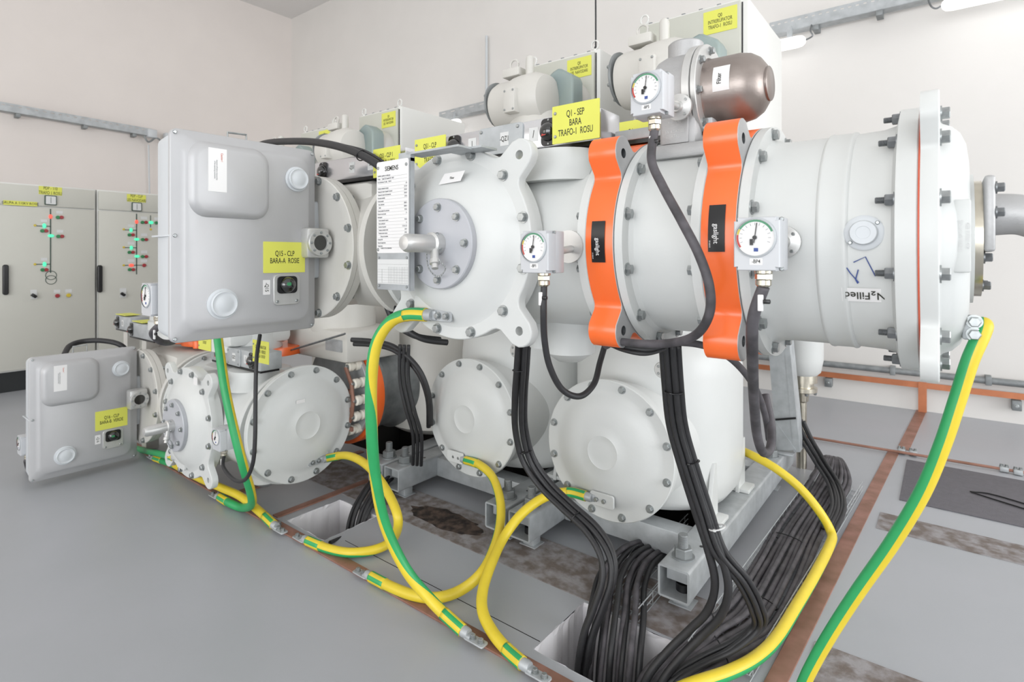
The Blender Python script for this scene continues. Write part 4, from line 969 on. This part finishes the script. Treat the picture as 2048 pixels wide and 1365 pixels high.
# ------------------------------------------------------------------ nameplate
t = thing('nameplate', 'tall white data plate with small print on a grey bracket', 'nameplate', (-1.375, 1.16, 1.24))
x0, x1, y, z1, z0 = -1.448, -1.293, 1.15, 1.655, 1.245
obj('backing', MB().bx(x0, x1, y, y + .004, z0, z1, .0015).bx(x1 - .003, x1, y, y + .02, z0, z1), GALV, t)
up = obj('data_plate', MB().prism(rrect(.152, .292, .008, 3, (x0 + x1) / 2 - .001, (z1 - .147)), (0, y, 0), XA, ZA, .002), PAPER, t)
xm = (x0 + x1) / 2
text(up, 'SIEMENS', (xm - .004, y - .0023, z1 - .026), .0205, XA, ZA, INK, .84, bold=.012)
rows = [('Instalatie: capsulata cu izolatie gaz', 'C'), ('Produs      Celula GIS  Standard IEC  62271', 'L'), ('Nr. de fabricatie / An fabr.    801-04', 'L'), ('', '110'), ('Tensiune nominala de izolare', '123 kV'), ('Tensiune de tinere la impuls de trasnet', '550 kV'), ('Tensiune de tinere la frecventa ind.', '230 kV'),
        ('Frecventa nominala', '50 Hz'), ('Curent nominal', ''), ('   Bara colectoare', '2000 A'), ('   Celula', '2000 A'), ('Curent nominal de scurtcircuit', '40 kA'), ('Durata de scurtcircuit', '3 s'), ('Intrerupator', ''), ('   Curent nominal de rupere', '40 kA'), ('   Factor primul pol', '1.5'), ('   Secventa de operare', 'O-0.3s-CO'),
        ('   Tensiune comanda circuit', '220 V'), ('   Tensiune motor armare', '220 V'), ('           Date gaz si presiune', ''), ('Greutate SF6', '80 kg'), ('Clasa de temperatura', '-5/+40'), ('Temperatura', '')]
ru = MB()
for i, (a, c) in enumerate(rows):
    z = z1 - .046 - i * .0102; ru.bx(x0 + .006, x1 - .008, y - .0024, y - .002, z - .0052, z - .0048)
    if a: text(up, a, (x0 + .006, y - .0022, z), .0068, XA, ZA, INK2, .66, ax='LEFT', bold=0)
    if c and c not in 'CL': text(up, c, (x1 - .009, y - .0022, z), .0068, XA, ZA, INK2, .7, ax='RIGHT', bold=0)
obj('ruled_lines', ru, STEELD, up)
text(up, 'FABRICAT IN GERMANIA', (xm - .03, y - .0022, z1 - .278), .006, XA, ZA, STEELD, .8)
for sx_ in (x0 + .008, x1 - .012):
    for z in (z1 - .02, z1 - .282): screw(up, (sx_, y - .002, z), -YA, .005)
lp = obj('table_plate', MB().prism(rrect(.148, .078, .002, 1, xm, z0 + .058), (0, y, 0), XA, ZA, .001), GREYTAG, t)
ru = MB()
for i in range(7): ru.bx(xm - .072, xm + .072, y - .0014, y - .001, z0 + .022 + i * .0085 + (.008 if i > 5 else 0), z0 + .0224 + i * .0085 + (.008 if i > 5 else 0))
for i in range(13): ru.bx(xm - .02 + i * .0075, xm - .0197 + i * .0075, y - .0014, y - .001, z0 + .022, z0 + .074)
ru.bx(xm - .052, xm - .0515, y - .0014, y - .001, z0 + .022, z0 + .066)
obj('table_lines', ru, STEELD, lp)
for sx_ in (x0 + .01, x1 - .012):
    for z in (z0 + .102, z0 + .012): screw(lp, (sx_, y - .001, z), -YA, .004)
br = obj('bracket', MB().bx(x1 - .055, x1, y + .004, y + .02, z1 - .01, z1 + .018).bx(x1 - .02, x1 + .20, y + .004, y + .07, z1 + .010, z1 + .016).bx(x1 + .1, x1 + .24, y + .06, y + .13, z1 + .012, z1 + .018), GALV, t)
# ------------------------------------------------------------------ steel frame on the floor
def anchor(parent, x, y, z, s=1.0):
    def mk():
        b = MB(); b.lathe([(.044, 0), (.044, .006)], (0, 0, 0), (0, 0, 1), 32); b.lathe([(.036, .006), (.036, .036), (.033, .04)], (0, 0, 0), (0, 0, 1), 6)
        pr = []; q = .04
        while q < .085: pr += [(.0195, q), (.018, q + .002)]; q += .004
        b.lathe(pr + [(.017, q)], (0, 0, 0), (0, 0, 1), 24); return b
    inst('anchor_bolt', 'anchor', mk, [GALVD], parent, (x, y, z), ZA)
def beam(label, x, y0=2.02, y1=3.85, z0=.058, z1=.18, w=.122, ys=(2.12, 3.5)):
    t = thing('frame_beam', label, 'steel beam', (x, y0, 0)); b = MB(); th = .008
    o = rrect(w, z1 - z0, .010, 3, x, (z0 + z1) / 2); i = rrect(w - 2 * th, z1 - z0 - 2 * th, .004, 3, x, (z0 + z1) / 2)
    b.prism(o, (0, y1, 0), XA, ZA, y1 - y0, 0, [i])
    b.m = [0] * len(b.m); obj('hollow_section', b, GALV, t)
    obj('insert_block', MB().bx(x - w / 2 + th + .012, x + w / 2 - th - .012, y0 + .035, y0 + .13, z0 + .055, z1 - th, .003), GALV, t)
    obj('rubber_foot', MB().lathe([(.03, 0), (.03, .03)], (x + .01, y0 + .08, z0 + th), ZA, 24), BLACK, t)
    for yy in ys:
        obj('foot_post', MB().bx(x - .03, x + .03, yy - .03, yy + .03, .004, z0, .004).bx(x - .045, x + .045, yy - .04, yy + .04, 0, .008, .002), GALV, t); anchor(t, x, yy, z1)
    obj('bolt_hole', MB().lathe([(.008, 0), (.008, .001), (.001, .001)], (x + .03, y0 + .22, z1), ZA, 16), BLACK, t)
    return t
for x, l in ((-.805, 'nearest hollow steel beam end with a big nut, right foreground'), (-1.533, 'right one of the close pair of hollow beam ends'), (-1.675, 'left one of the close pair of hollow beam ends'),
             (-2.42, 'hollow beam end left of the middle domed cover, beside the long hanging cable'), (-2.56, 'dark hollow beam end farthest left behind the hanging cable')):
    beam(l, x)
for x0_, x1_, l in ((-1.472, -.866, 'cross beam under the nearest breaker tank'), (-2.36, -1.736, 'cross beam under the middle breaker tank')):
    for yy, e in ((2.31, 'front'), (3.3, 'rear')):
        tag(obj('cross_beam', MB().bx(x0_, x1_, yy, yy + .1, .06, .168, .006), GALV, loc=(x0_, yy, .06)), l + ', %s one of the two' % e, 'steel beam')
# leaning post at the back right
t = thing('leaning_post', 'grey steel post leaning behind the right hose, black tie around it', 'steel post', (-.74, 3.6, .18))
p0, p1, p2, p3 = pix(1574, 905, Y=3.6), pix(1596, 905, Y=3.6), pix(1555, 640, Y=3.6), pix(1528, 640, Y=3.6)
b = MB().prism([(pix(*p, Y=3.6).x, pix(*p, Y=3.6).z) for p in ((1553, 902), (1592, 902), (1566, 640), (1532, 640))], (0, 3.61, 0), XA, ZA, .008)
b.prism([(pix(*p, Y=3.6).x, pix(*p, Y=3.6).z) for p in ((1587, 905), (1600, 905), (1574, 640), (1564, 640))], (0, 3.72, 0), XA, ZA, .12)
b.prism([(pix(*p, Y=3.6).x, pix(*p, Y=3.6).z) for p in ((1555, 900), (1592, 900), (1550, 840), (1540, 838))], (0, 3.60, 0), XA, ZA, .006)
b.bx(-.80, -.70, 3.56, 3.74, .181, .192, .003); obj('post', b, GALV, t)
tp = MB().tube([pix(1551, 840, Y=3.585), pix(1592, 837, Y=3.585)], .006, 6, 0); obj('cable_tie', tp, BLACK, t)
# ------------------------------------------------------------------ green-yellow earth cables
def P_(*q):
    """(px, py, value, plane) rows -> points; plane defaults to the last one used"""
    out = []; pl = 'Y'
    for r in q:
        if isinstance(r, Vector): out.append(r); continue
        if len(r) > 3: pl = r[3]
        out.append(pix(r[0], r[1], **{pl: r[2]}))
    return out
def lug(t, p, U, N, r, flip=1):
    U = Vector(U).normalized(); N = Vector(N).normalized(); U = (U - N * U.dot(N)).normalized(); V = N.cross(U)
    b = MB().lathe([(r * .92, -.012), (r * .92, .02), (r * .8, .03)], p, U, 20)
    b.prism(rrect(.088, r * 1.75, .008, 4, .062, 0), p - N * (r * .55), U, V, .005, .001)
    b.box(p + U * .028 - N * (r * .22), (.03, r * 1.5, r * .7), .004, rot=Matrix((U, V, N)).transposed())
    o = obj('cable_lug', b, GALV, t, ang=45)
    for s in (.050, .086): bolt(o, p + U * s - N * (r * .55 - .005), N, .0095, .011)
    return o
def earth_cable(label, pts, r=.0205, gd=((0, -1, 0), (0, -1, 0)), g=.3, s=None, e=None, sleeve=.085):
    P = spline(pts, 10); t = thing('earth_cable', label, 'earth cable', P[0] if P[0].z < P[-1].z else P[-1], 'green-yellow earth cables')
    o = obj('sheath', MB().tube(P, r, 20, 0, stripe=lambda f: 1 if (f < g / 2 or f > 1 - g / 2) else 0, gd=gd), [CY, CG], t, ang=180)
    for end, side in ((s, 1), (e, -1)):
        if not end: continue
        Q = P if side == 1 else P[::-1]; L = 0; q = [Q[0]]
        for i in range(1, len(Q)):
            L += (Q[i] - Q[i - 1]).length; q.append(Q[i])
            if L > sleeve: break
        m = obj('striped_sleeve', MB().tube(q, r * 1.07, 24, 0, stripe=lambda f: 1 if int(f * 8) % 2 else 0), [CY, CG], t, ang=180)
        lug(t, Q[0], end[0], end[1], r)
    return t
up = ZA
earth_cable('long green and yellow cable hanging from the centre four-eared cover',
    P_((852, 630, 1.235, 'Y'), (815, 630, 1.225), (780, 645, 1.215), (753, 688, 1.20), (743, 755, 1.20), (743, 850, 1.22), (750, 950, 1.27), (770, 1050, 1.33), (812, 1140, 1.385), (868, 1208, 1.43), (925, 1262, .032, 'Z')), gd=((-.3, .2, 1), (-1, -.3, .2), (-1, -.5, 0), (-1, -.6, 0), (.7, -.7, 0), (1, .3, 0), (1, .9, -.1), (.6, 1, -.6), (.3, 1, -.8)), g=.42, s=(XA, -YA), e=(XA, up))
earth_cable('yellow cable curving down and left from the middle domed cover',
    P_((932, 921, 2.115, 'Y'), (960, 931, 2.10), (985, 955, 2.08), (1000, 1000, 2.0), (1000, 1050, 1.90), (985, 1105, 1.76), (960, 1150, 1.66), (920, 1182, .035, 'Z'), (875, 1196, .026), (830, 1192, .024), (785, 1176, .024), (742, 1154, .024)), gd=((-.6, 0, -1), (-1, 0, -.3), (-1, .3, 0), (-1, .6, .3), (0, .5, -1), (0, 0, -1)), g=.36, s=(-XA, -YA), e=(-XA, up))
earth_cable('yellow cable arching from the nearest domed cover to the nearest floor lug',
    P_((1172, 993, 2.105, 'Y'), (1135, 985, 2.10), (1090, 995, 2.04), (1045, 1027, 1.94), (1008, 1075, 1.84), (982, 1130, 1.70), (966, 1180, 1.60), (965, 1222, .06, 'Z'), (983, 1262, .04), (1012, 1298, .030), (1045, 1328, .028)), gd=((0, .3, -1), (0, .6, -1), (-.5, .6, -.6), (0, 0, -1)), g=.25, s=(XA, -YA), e=(XA, up))
earth_cable('yellow cable looping from the low left domed cover back to the floor bar',
    P_((655, 917, -2.645, 'X'), (695, 912, 1.78, 'Y'), (735, 932, 1.75), (772, 980, 1.68), (796, 1038, 1.62), (785, 1080, .05, 'Z'), (750, 1100, .030), (700, 1106, .026), (655, 1098, .024), (615, 1082, .024)), gd=((-.5, 0, -1), (-.6, .3, -.6), (-1, .5, 0), (0, -.3, -1), (0, -.5, -1)), g=.36, s=(-YA, XA), e=(-XA, up))
earth_cable('mostly green cable dropping behind the upper silver box to the floor bar',
    P_((432, 640, 1.24, 'Y'), (438, 690, 1.22), (450, 775, 1.21), (467, 855, 1.22), (486, 930, 1.25), (502, 985, 1.32), (503, 1010, 1.38), (485, 1016, .03, 'Z'), (462, 1008, .028), (440, 995, .026)), gd=((-.6, -1, 0), (-.6, -1, 0), (-.4, -1, 0), (0, -1, -.3)), g=.72, e=(-XA, up))
earth_cable('short yellow cable lying along the floor bar under the low four-eared cover',
    P_((350, 930, .06, 'Z'), (395, 955, .07), (440, 975, .075), (480, 993, .07), (515, 1020, .05), (547, 1050, .028)), gd=((0, .3, -1), (0, .3, -1)), g=.2, e=(XA, up))
earth_cable('short green cable just right of the lower silver box, upper of two',
    P_((262, 893, 1.5, 'Y'), (285, 901, 1.46), (315, 907, 1.40), (348, 916, 1.32)), r=.019, gd=((0, -1, .5), (0, -1, .5)), g=.75, e=(XA, -YA))
earth_cable('short green cable with a floor lug right of the lower silver box',
    P_((310, 917, .03, 'Z'), (335, 926, .04), (362, 936, .06), (395, 950, .08)), r=.019, gd=((0, -1, .5), (0, -1, .5)), g=.6, s=(-XA, up))
earth_cable('thick cable hanging freely at the right from the end flange, wide green face',
    P_((1952, 652, 1.52, 'Y'), (1968, 650, 1.50), (1962, 672, 1.49), (1940, 722, 1.48), (1915, 800, 1.48), (1885, 890, 1.48), (1845, 985, 1.49), (1785, 1085, 1.51), (1715, 1185, 1.53), (1660, 1270, 1.54), (1618, 1345, 1.55), (1595, 1400, 1.56)), r=.0155, gd=((-1, .1, 0), (-1, .0, 0), (-1, -.1, .2), (-1, -.2, .4)), g=.56)
lgp = pix(1942, 655, Y=1.50)
tlg = thing('cable_lug', 'steel cable lug bolted to the white end dome at far right', 'cable lug', lgp)
obj('plate', MB().box(lgp, (.03, .035, .05), .005), GALV, tlg)
for dz in (-.012, .014): bolt(tlg, lgp + Vector((.005, -.018, dz)), -YA, .011, .014)
earth_cable('yellow cable lying along the right rim of the wire tray',
    P_((1480, 900, 3.05, 'Y'), (1512, 915, 2.98), (1552, 938, 2.95), (1598, 975, 2.95), (1636, 1020, 2.95), (1662, 1065, .07, 'Z'), (1660, 1090, .06), (1630, 1150, .06), (1592, 1215, .06), (1555, 1275, .055), (1515, 1315, .055), (1460, 1345, .055), (1380, 1372, .05), (1320, 1400, .04)), gd=((0, 0, -1), (0, 0, -1), (1, -.2, -.8), (1, -.4, -.8)), g=.3)
# pads the lugs sit on
for par, c, U, N, tl in ((cv3, pix(1205, 1000, Y=2.118), XA, -YA, 0), (cv2, pix(912, 914, Y=2.118), XA, -YA, 0)):
    lug_pad(par, c, U, N, .115, .058, WHITE)
par = [o for o in D.objects if o.name.startswith('end_cover') and o.parent and o.parent.name.startswith('end_cover_module')][0]
lug_pad(par, pix(634, 918, X=-2.668), YA, XA, .13, .058, WHITE)
lug_pad(modB, pix(365, 925, Y=1.30), XA, -YA, .1, .07, WHITE)
cb = [o for o in D.objects if o.name == 'copper_bar'][0]
for px_, py_ in ((388, 957), (397, 962), (437, 985), (446, 990), (519, 1031), (533, 1043), (562, 1049)):
    c = pix(px_, py_, Z=.008); c.y = 1.478; bolt(cb, c, ZA, .010, .014)
# ------------------------------------------------------------------ black cables
def cable(label, pts, r=.0095, m=RUB, group=None, name='black_cable', sub=8, cat='cable', seg=12):
    mb = MB().tube(pts, r, seg, sub); return tag(obj(name, mb, m, loc=pts[0], ang=180), label, cat, group)
def off(pts, offs):
    n = len(pts); return [p + Vector(offs(i / (n - 1))) for i, p in enumerate(pts)]
def tie(label, c, d, rx, m=BLACK, ry=None, ang=0):
    u, v, n = basis(d); ry = ry or rx; u, v = u * math.cos(ang) + v * math.sin(ang), v * math.cos(ang) - u * math.sin(ang); q = [Vector(c) + u * rx * math.cos(R_(a)) + v * ry * math.sin(R_(a)) for a in range(0, 361, 20)]
    mb = MB().tube(q, .0025, 6, 0); mb.box(Vector(c) - YA * ry, (.009, .008, .007), .002)
    return tag(obj('cable_tie', mb, m, loc=c), label, 'cable tie')
# hoses of the gauges
def marker(parent, c, s=1.0):
    o = obj('cable_marker', MB().box(c, (.011 * s, .006, .034 * s), .002), PAPER, parent)
    obj('marker_clip', MB().box(Vector(c) + Vector((.012 * s, 0, .003)), (.014 * s, .008, .009 * s), .002), BLACK, parent)
def hose(label, pts, r, mk=True, s=1.0):
    t = thing('gauge_cable', label, 'cable', pts[0]); obj('sheath', MB().tube(pts, r, 14, 10), RUBD if r > .009 else RUB, t, ang=180)
    if mk: marker(t, pts[0] + Vector((-.002, -r - .003, -.032 * s)), s)
    return t
gp = g1[1]; hose('dark hose from the -BP1 gauge sagging in a U below the centre cover', [gp] + P_((1087, 620, 1.15, 'Y'), (1089, 680, 1.17), (1100, 735, 1.20), (1125, 780, 1.25), (1160, 793, 1.30), (1188, 768, 1.36), (1200, 725, 1.42), (1212, 684, 1.46)), .0085)
gp = g5[1]; hose('dark hose from the high -BP5 gauge bowing across the spacer cylinder', [gp] + P_((1303, 320, 1.24, 'Y'), (1325, 372, 1.22), (1362, 440, 1.20), (1398, 510, 1.20), (1419, 575, 1.21), (1418, 630, 1.23), (1392, 670, 1.27), (1345, 686, 1.31), (1285, 688, 1.33), (1232, 684, 1.36), (1212, 692, 1.40)), .0105)
gp = g4[1]; hose('dark hose from the -BP4 gauge hanging down beside the nearest tank', [gp] + P_((1506, 640, 1.24, 'Y'), (1505, 720, 1.34), (1508, 800, 1.48), (1514, 870, 1.6), (1526, 905, 1.68), (1541, 895, 1.75), (1542, 850, 1.80), (1530, 790, 1.84)), .0125)
cable('dark cable sweeping right under the orange clamps toward the right hose', P_((1215, 688, 1.42, 'Y'), (1270, 694, 1.40), (1330, 686, 1.42), (1390, 688, 1.46), (1440, 704, 1.52), (1480, 735, 1.60), (1512, 780, 1.70), (1530, 830, 1.78), (1538, 880, 1.84)), .0095, RUBD)
cable('thin dark cable loop tied under the nearer orange clamp, upper strand', P_((1205, 682, 1.45, 'Y'), (1235, 690, 1.38), (1290, 700, 1.38), (1325, 692, 1.42)), .006)
cable('thin dark cable loop tied under the nearer orange clamp, lower strand', P_((1210, 684, 1.45, 'Y'), (1245, 700, 1.38), (1290, 708, 1.38), (1330, 698, 1.45)), .006)
gp = g3[1]; hose('short black hose curling under the gauge left of the upper silver box', [gp] + P_((305, 668, .83, 'Y'), (322, 684, .88), (345, 684, .95), (365, 668, 1.0)), .0125)
gp = g6[1]; hose('short black hose under the gauge at the far left edge', [gp] + P_((52, 925, .86, 'Y'), (62, 950, .92), (85, 958, 1.0), (105, 948, 1.05)), .0115, False)
gp = g2[1]; hose('thin black hose curling below the low gauge and rising past the green cable', [gp] + P_((447, 935, 1.26, 'Y'), (468, 960, 1.24), (490, 960, 1.22), (505, 930, 1.21), (510, 880, 1.21), (511, 800, 1.22), (513, 720, 1.24), (520, 670, 1.28)), .0085, True, .9)
t = cable('thick black corrugated cable arching over the upper silver box to the nameplate', P_((500, 300, 1.50, 'Y'), (530, 287, 1.48), (570, 283, 1.46), (625, 284, 1.43), (680, 294, 1.40), (728, 313, 1.38), (765, 338, 1.38), (790, 372, 1.42)), .0165, RUB)
cable('thinner black cable tied on top of the thick arching one', P_((690, 292, 1.41, 'Y'), (730, 303, 1.40), (768, 326, 1.40), (795, 355, 1.44)), .007)
tie('small black tie round the arching cable near the nameplate', pix(722, 311, Y=1.385), (1, 0, -.35), .021)
cable('black cable arching over the lower silver drive box', P_((128, 712, 1.10, 'Y'), (140, 692, 1.16), (168, 683, 1.25), (205, 682, 1.34), (240, 690, 1.42), (262, 712, 1.48)), .018)
for k in range(2):
    cable('black cable arching into the dark gap above the orange ring, %s' % ('outer one', 'inner one')[k], off(P_((703, 680, 1.85, 'Y'), (745, 683, 1.9), (790, 695, 1.95), (835, 735, 2.0), (858, 790, 2.05), (862, 850, 2.1)), lambda f: (-.02 * k - .03 * k * f, .03 * k, -.028 * k)), .013)
GB = 'thin black cables strapped in the hanging bundles'
for k in range(3):
    cable('black cable dropping through the dark gap beside the orange ring', off(P_((800, 690, 1.95, 'Y'), (800, 760, 1.97), (812, 820, 2.0), (826, 870, 2.05), (826, 930, 2.1)), lambda f: (.022 * k, .01 * k, 0)), .010, group='black cables in the gap beside the orange ring')
for k in range(2):
    cable('black cable hanging behind the nameplate and long earth cable', off(P_((765, 560, 1.44, 'Y'), (770, 600, 1.44), (790, 645, 1.46), (830, 672, 1.5), (880, 680, 1.6)), lambda f: (.028 * k, .012 * k, -.01 * k)), .0125, group='black cables behind the nameplate')
# bundle dropping between the middle and the nearest domed cover, then into the near opening
base = P_((1044, 680, 1.62, 'Y'), (1040, 740, 1.66), (1036, 800, 1.72), (1037, 860, 1.78), (1052, 920, 1.82), (1085, 970, 1.83), (1130, 1015, 1.82), (1178, 1060, 1.80), (1208, 1110, 1.78), (1212, 1160, 1.76), (1195, 1215, 1.74), (1172, 1280, 1.72), (1160, 1365, 1.70), (1158, 1480, 1.68))
fan = ((-.012, 0, 0), (.012, .002, .0), (-.004, -.017, .0), (.016, .019, .01), (-.018, .017, -.012))
for k, f_ in enumerate(fan):
    cable('black cable of the bundle hanging between the two nearest domed covers', off(base, lambda f, f_=f_: (f_[0] * (1.05 + .5 * math.sin(f * 3.1)), f_[1], f_[2] - abs(f_[0]) * 0)), .0105, group='cables of the bundle between the two nearest domed covers')
tie('black tie high on the bundle between the two nearest domed covers', pix(1038, 741, Y=1.66), (0, 0, 1), .0235)
tie('black tie low on the bundle left of the nearest domed cover', pix(1052, 905, Y=1.81), (.3, 0, -1), .0235)
tie('black tie where the middle bundle crosses behind the yellow cable', pix(1150, 1035, Y=1.81), (1, 0, -.6), .0235)
# bundle hanging before the nearest tank
base = P_((1337, 690, 1.50, 'Y'), (1343, 770, 1.56), (1352, 850, 1.62), (1374, 930, 1.66), (1403, 1020, 1.70), (1430, 1100, 1.72))
fat = P_((1446, 1170, 1.74, 'Y'), (1432, 1225, 1.76), (1395, 1265, 1.76), (1350, 1310, 1.74), (1310, 1365, 1.71), (1285, 1450, 1.69))
thin = P_((1478, 1160, 1.78, 'Y'), (1505, 1215, 1.86), (1508, 1252, 1.92), (1460, 1295, 1.86), (1400, 1325, 1.80), (1340, 1365, 1.72), (1300, 1440, 1.68))
for k, (dx, dy) in enumerate(((-.016, .0), (.012, .004))):
    cable('thicker dark cable before the nearest tank, curving left beside the beam end', off(base + fat, lambda f, dx=dx, dy=dy: (dx * (1 + .7 * f), dy - .012 * f, 0)), .0125, RUB, group='two thicker cables before the nearest tank')
for k, (dx, dy) in enumerate(((.0, -.016), (.016, -.012), (.026, .006), (.006, .016))):
    cable('thin black cable before the nearest tank, running on toward the wire tray', off(base + thin, lambda f, dx=dx, dy=dy: (dx * (1 + .1 * f), dy, .006 * k * f)), .0085, RUB, group='thin cables before the nearest tank')
tie('black tie on the hanging bundle high before the nearest tank', pix(1347, 785, Y=1.56), (0, 0, 1), .0235)
tie('black tie on the hanging bundle beside the domed cover rim', pix(1383, 925, Y=1.66), (.3, 0, -1), .0235)
tie('tie on the hanging bundle just above the beam nut', pix(1434, 1056, Y=1.70), (.35, 0, -1), .0235, GREYTAG)
# cables from under the frame into the near opening
for k in range(9):
    base = P_((1372 + k * 6, 1078 + k * 4, 2.75, 'Y'), (1322, 1092, 2.42), (1268, 1110, 2.2), (1236, 1155, 2.03), (1225, 1215, 1.88), (1216, 1280, 1.78), (1208, 1365, 1.72), (1204, 1480, 1.69))
    cable('dusty black cable curving from under the frame into the near floor opening', off(base, lambda f, k=k: ((k - 3.4) * .0205 * (.45 + .75 * min(1, f * 2)), .018 * (k % 3) - .01, -.004 + .012 * ((k * 5) % 3) - .004 * k * (1 - f))), .0115 if k % 3 else .009, RUBD if k % 2 else RUB, group='cables from under the frame into the near opening')
tie('black tie over the dusty cables where they leave the frame', pix(1262, 1112, Y=2.2), (1, 0, -.5), .05)
# cables in the wire tray
xs = [-.648 + i * .0205 for i in range(10)]
for k, x in enumerate(xs):
    zz = .026 + (.018 if k % 3 == 1 else 0); rr = (.0115, .0095, .0125)[k % 3]; j = random.uniform(-.006, .006)
    pts = [Vector((-.66 + .012 * k, 4.15, -.35)), Vector((-.66 + .010 * k, 4.08, -.02)), Vector((-.60 + .008 * k + .02, 3.95, .10)), Vector((x + .03, 3.72, zz + .03)), Vector((x + .015 + j, 3.4, zz)), Vector((x + j, 2.95, zz)), Vector((x - j, 2.5, zz)), Vector((x - .005, 2.15, zz)), Vector((x - .05, 1.97, zz + .006)), Vector((-.72 + .016 * k, 1.83, .03)), Vector((-.80 + .014 * k, 1.74, -.06)), Vector((-.86 + .014 * k, 1.70, -.3)), Vector((-.88 + .014 * k, 1.68, -.5))]
    cable('dusty dark cable lying in the wire tray right of the frame', pts, rr, RUBD, group='dusty cables in the wire tray')
base = P_((1592, 840, 3.72, 'Y'), (1612, 880, 3.7), (1640, 925, 3.62), (1668, 970, 3.5), (1678, 1015, 3.25), (1660, 1060, .05, 'Z'))
for k in range(5):
    cable('black cable bowing out from the leaning post into the wire tray', off(base, lambda f, k=k: (.018 * k * (1 - .3 * f) - .03, .02 * (k % 2), 0)), .0095, RUB, group='cables bowing from the leaning post')
for k, (px_, py_) in enumerate(((1578, 1080), (1515, 1200), (1425, 1240), (1440, 1300))):
    c = pix(px_, py_, Z=.04); tie('black tie across the tray cables, %s' % ('farthest one', 'one in front of the middle', 'one by the beam end', 'nearest one')[k], c, (.2, 1, 0) if k < 2 else (1, .8, 0), .075, BLACK, .018)
# bundle going down in the farther opening
for k in range(7):
    cable('black cable going down into the floor opening behind the long earth cable', off(P_((800, 935, 2.3, 'Y'), (775, 950, 2.1), (752, 972, 1.97), (730, 1005, 1.86), (716, 1035, 1.80), (708, 1075, 1.76), (704, 1160, 1.74)), lambda f, k=k: (.019 * (k - 3), .012 * (k % 2), .01 * (k % 3))), .0105, group='cables in the opening behind the long earth cable')
c = pix(665, 1085, Z=-.01); tag(obj('black_cable', MB().tube(P_((720, 1068, -.03, 'Z'), (690, 1074, -.015), (660, 1086, .012)), .009, 10, 6), RUB, loc=c), 'short black cable end lying over the rim of the white-lined opening', 'cable')
# ------------------------------------------------------------------ wire tray
def tray(label, x0a, x1a, ya, x0b, x1b, yb, zb=.006, hgt=.05, n=26, nl=6):
    t = thing('wire_tray', label, 'cable tray', ((x0a + x1a) / 2, ya, 0)); b = MB(); w = .0022
    def L(f, y):
        s = (y - ya) / (yb - ya); return x0a + (x0b - x0a) * s + f * ((x1a + (x1b - x1a) * s) - (x0a + (x0b - x0a) * s))
    for k in range(nl): f = k / (nl - 1); b.tube([(L(f, ya), ya, zb), (L(f, yb), yb, zb)], w, 6, 0)
    for z in (hgt * .5, hgt):
        for f in (0, 1): b.tube([(L(f, ya), ya, zb + z), (L(f, yb), yb, zb + z)], w, 6, 0)
    for k in range(n):
        y = ya + (yb - ya) * (k + .5) / n
        b.tube([(L(0, y), y, zb + hgt + .004), (L(0, y), y, zb), (L(1, y), y, zb), (L(1, y), y, zb + hgt + .004)], w, 6, 0)
    obj('wire_mesh', b, GALV, t, smooth=True); return t
tray('galvanised wire tray on the floor right of the frame, full of dusty cables', -.682, -.487, 1.84, -.625, -.375, 3.76)
tray('small wire tray under the frame beside the near floor opening', -1.02, -.89, 1.90, -1.02, -.89, 2.75, n=10, nl=4)
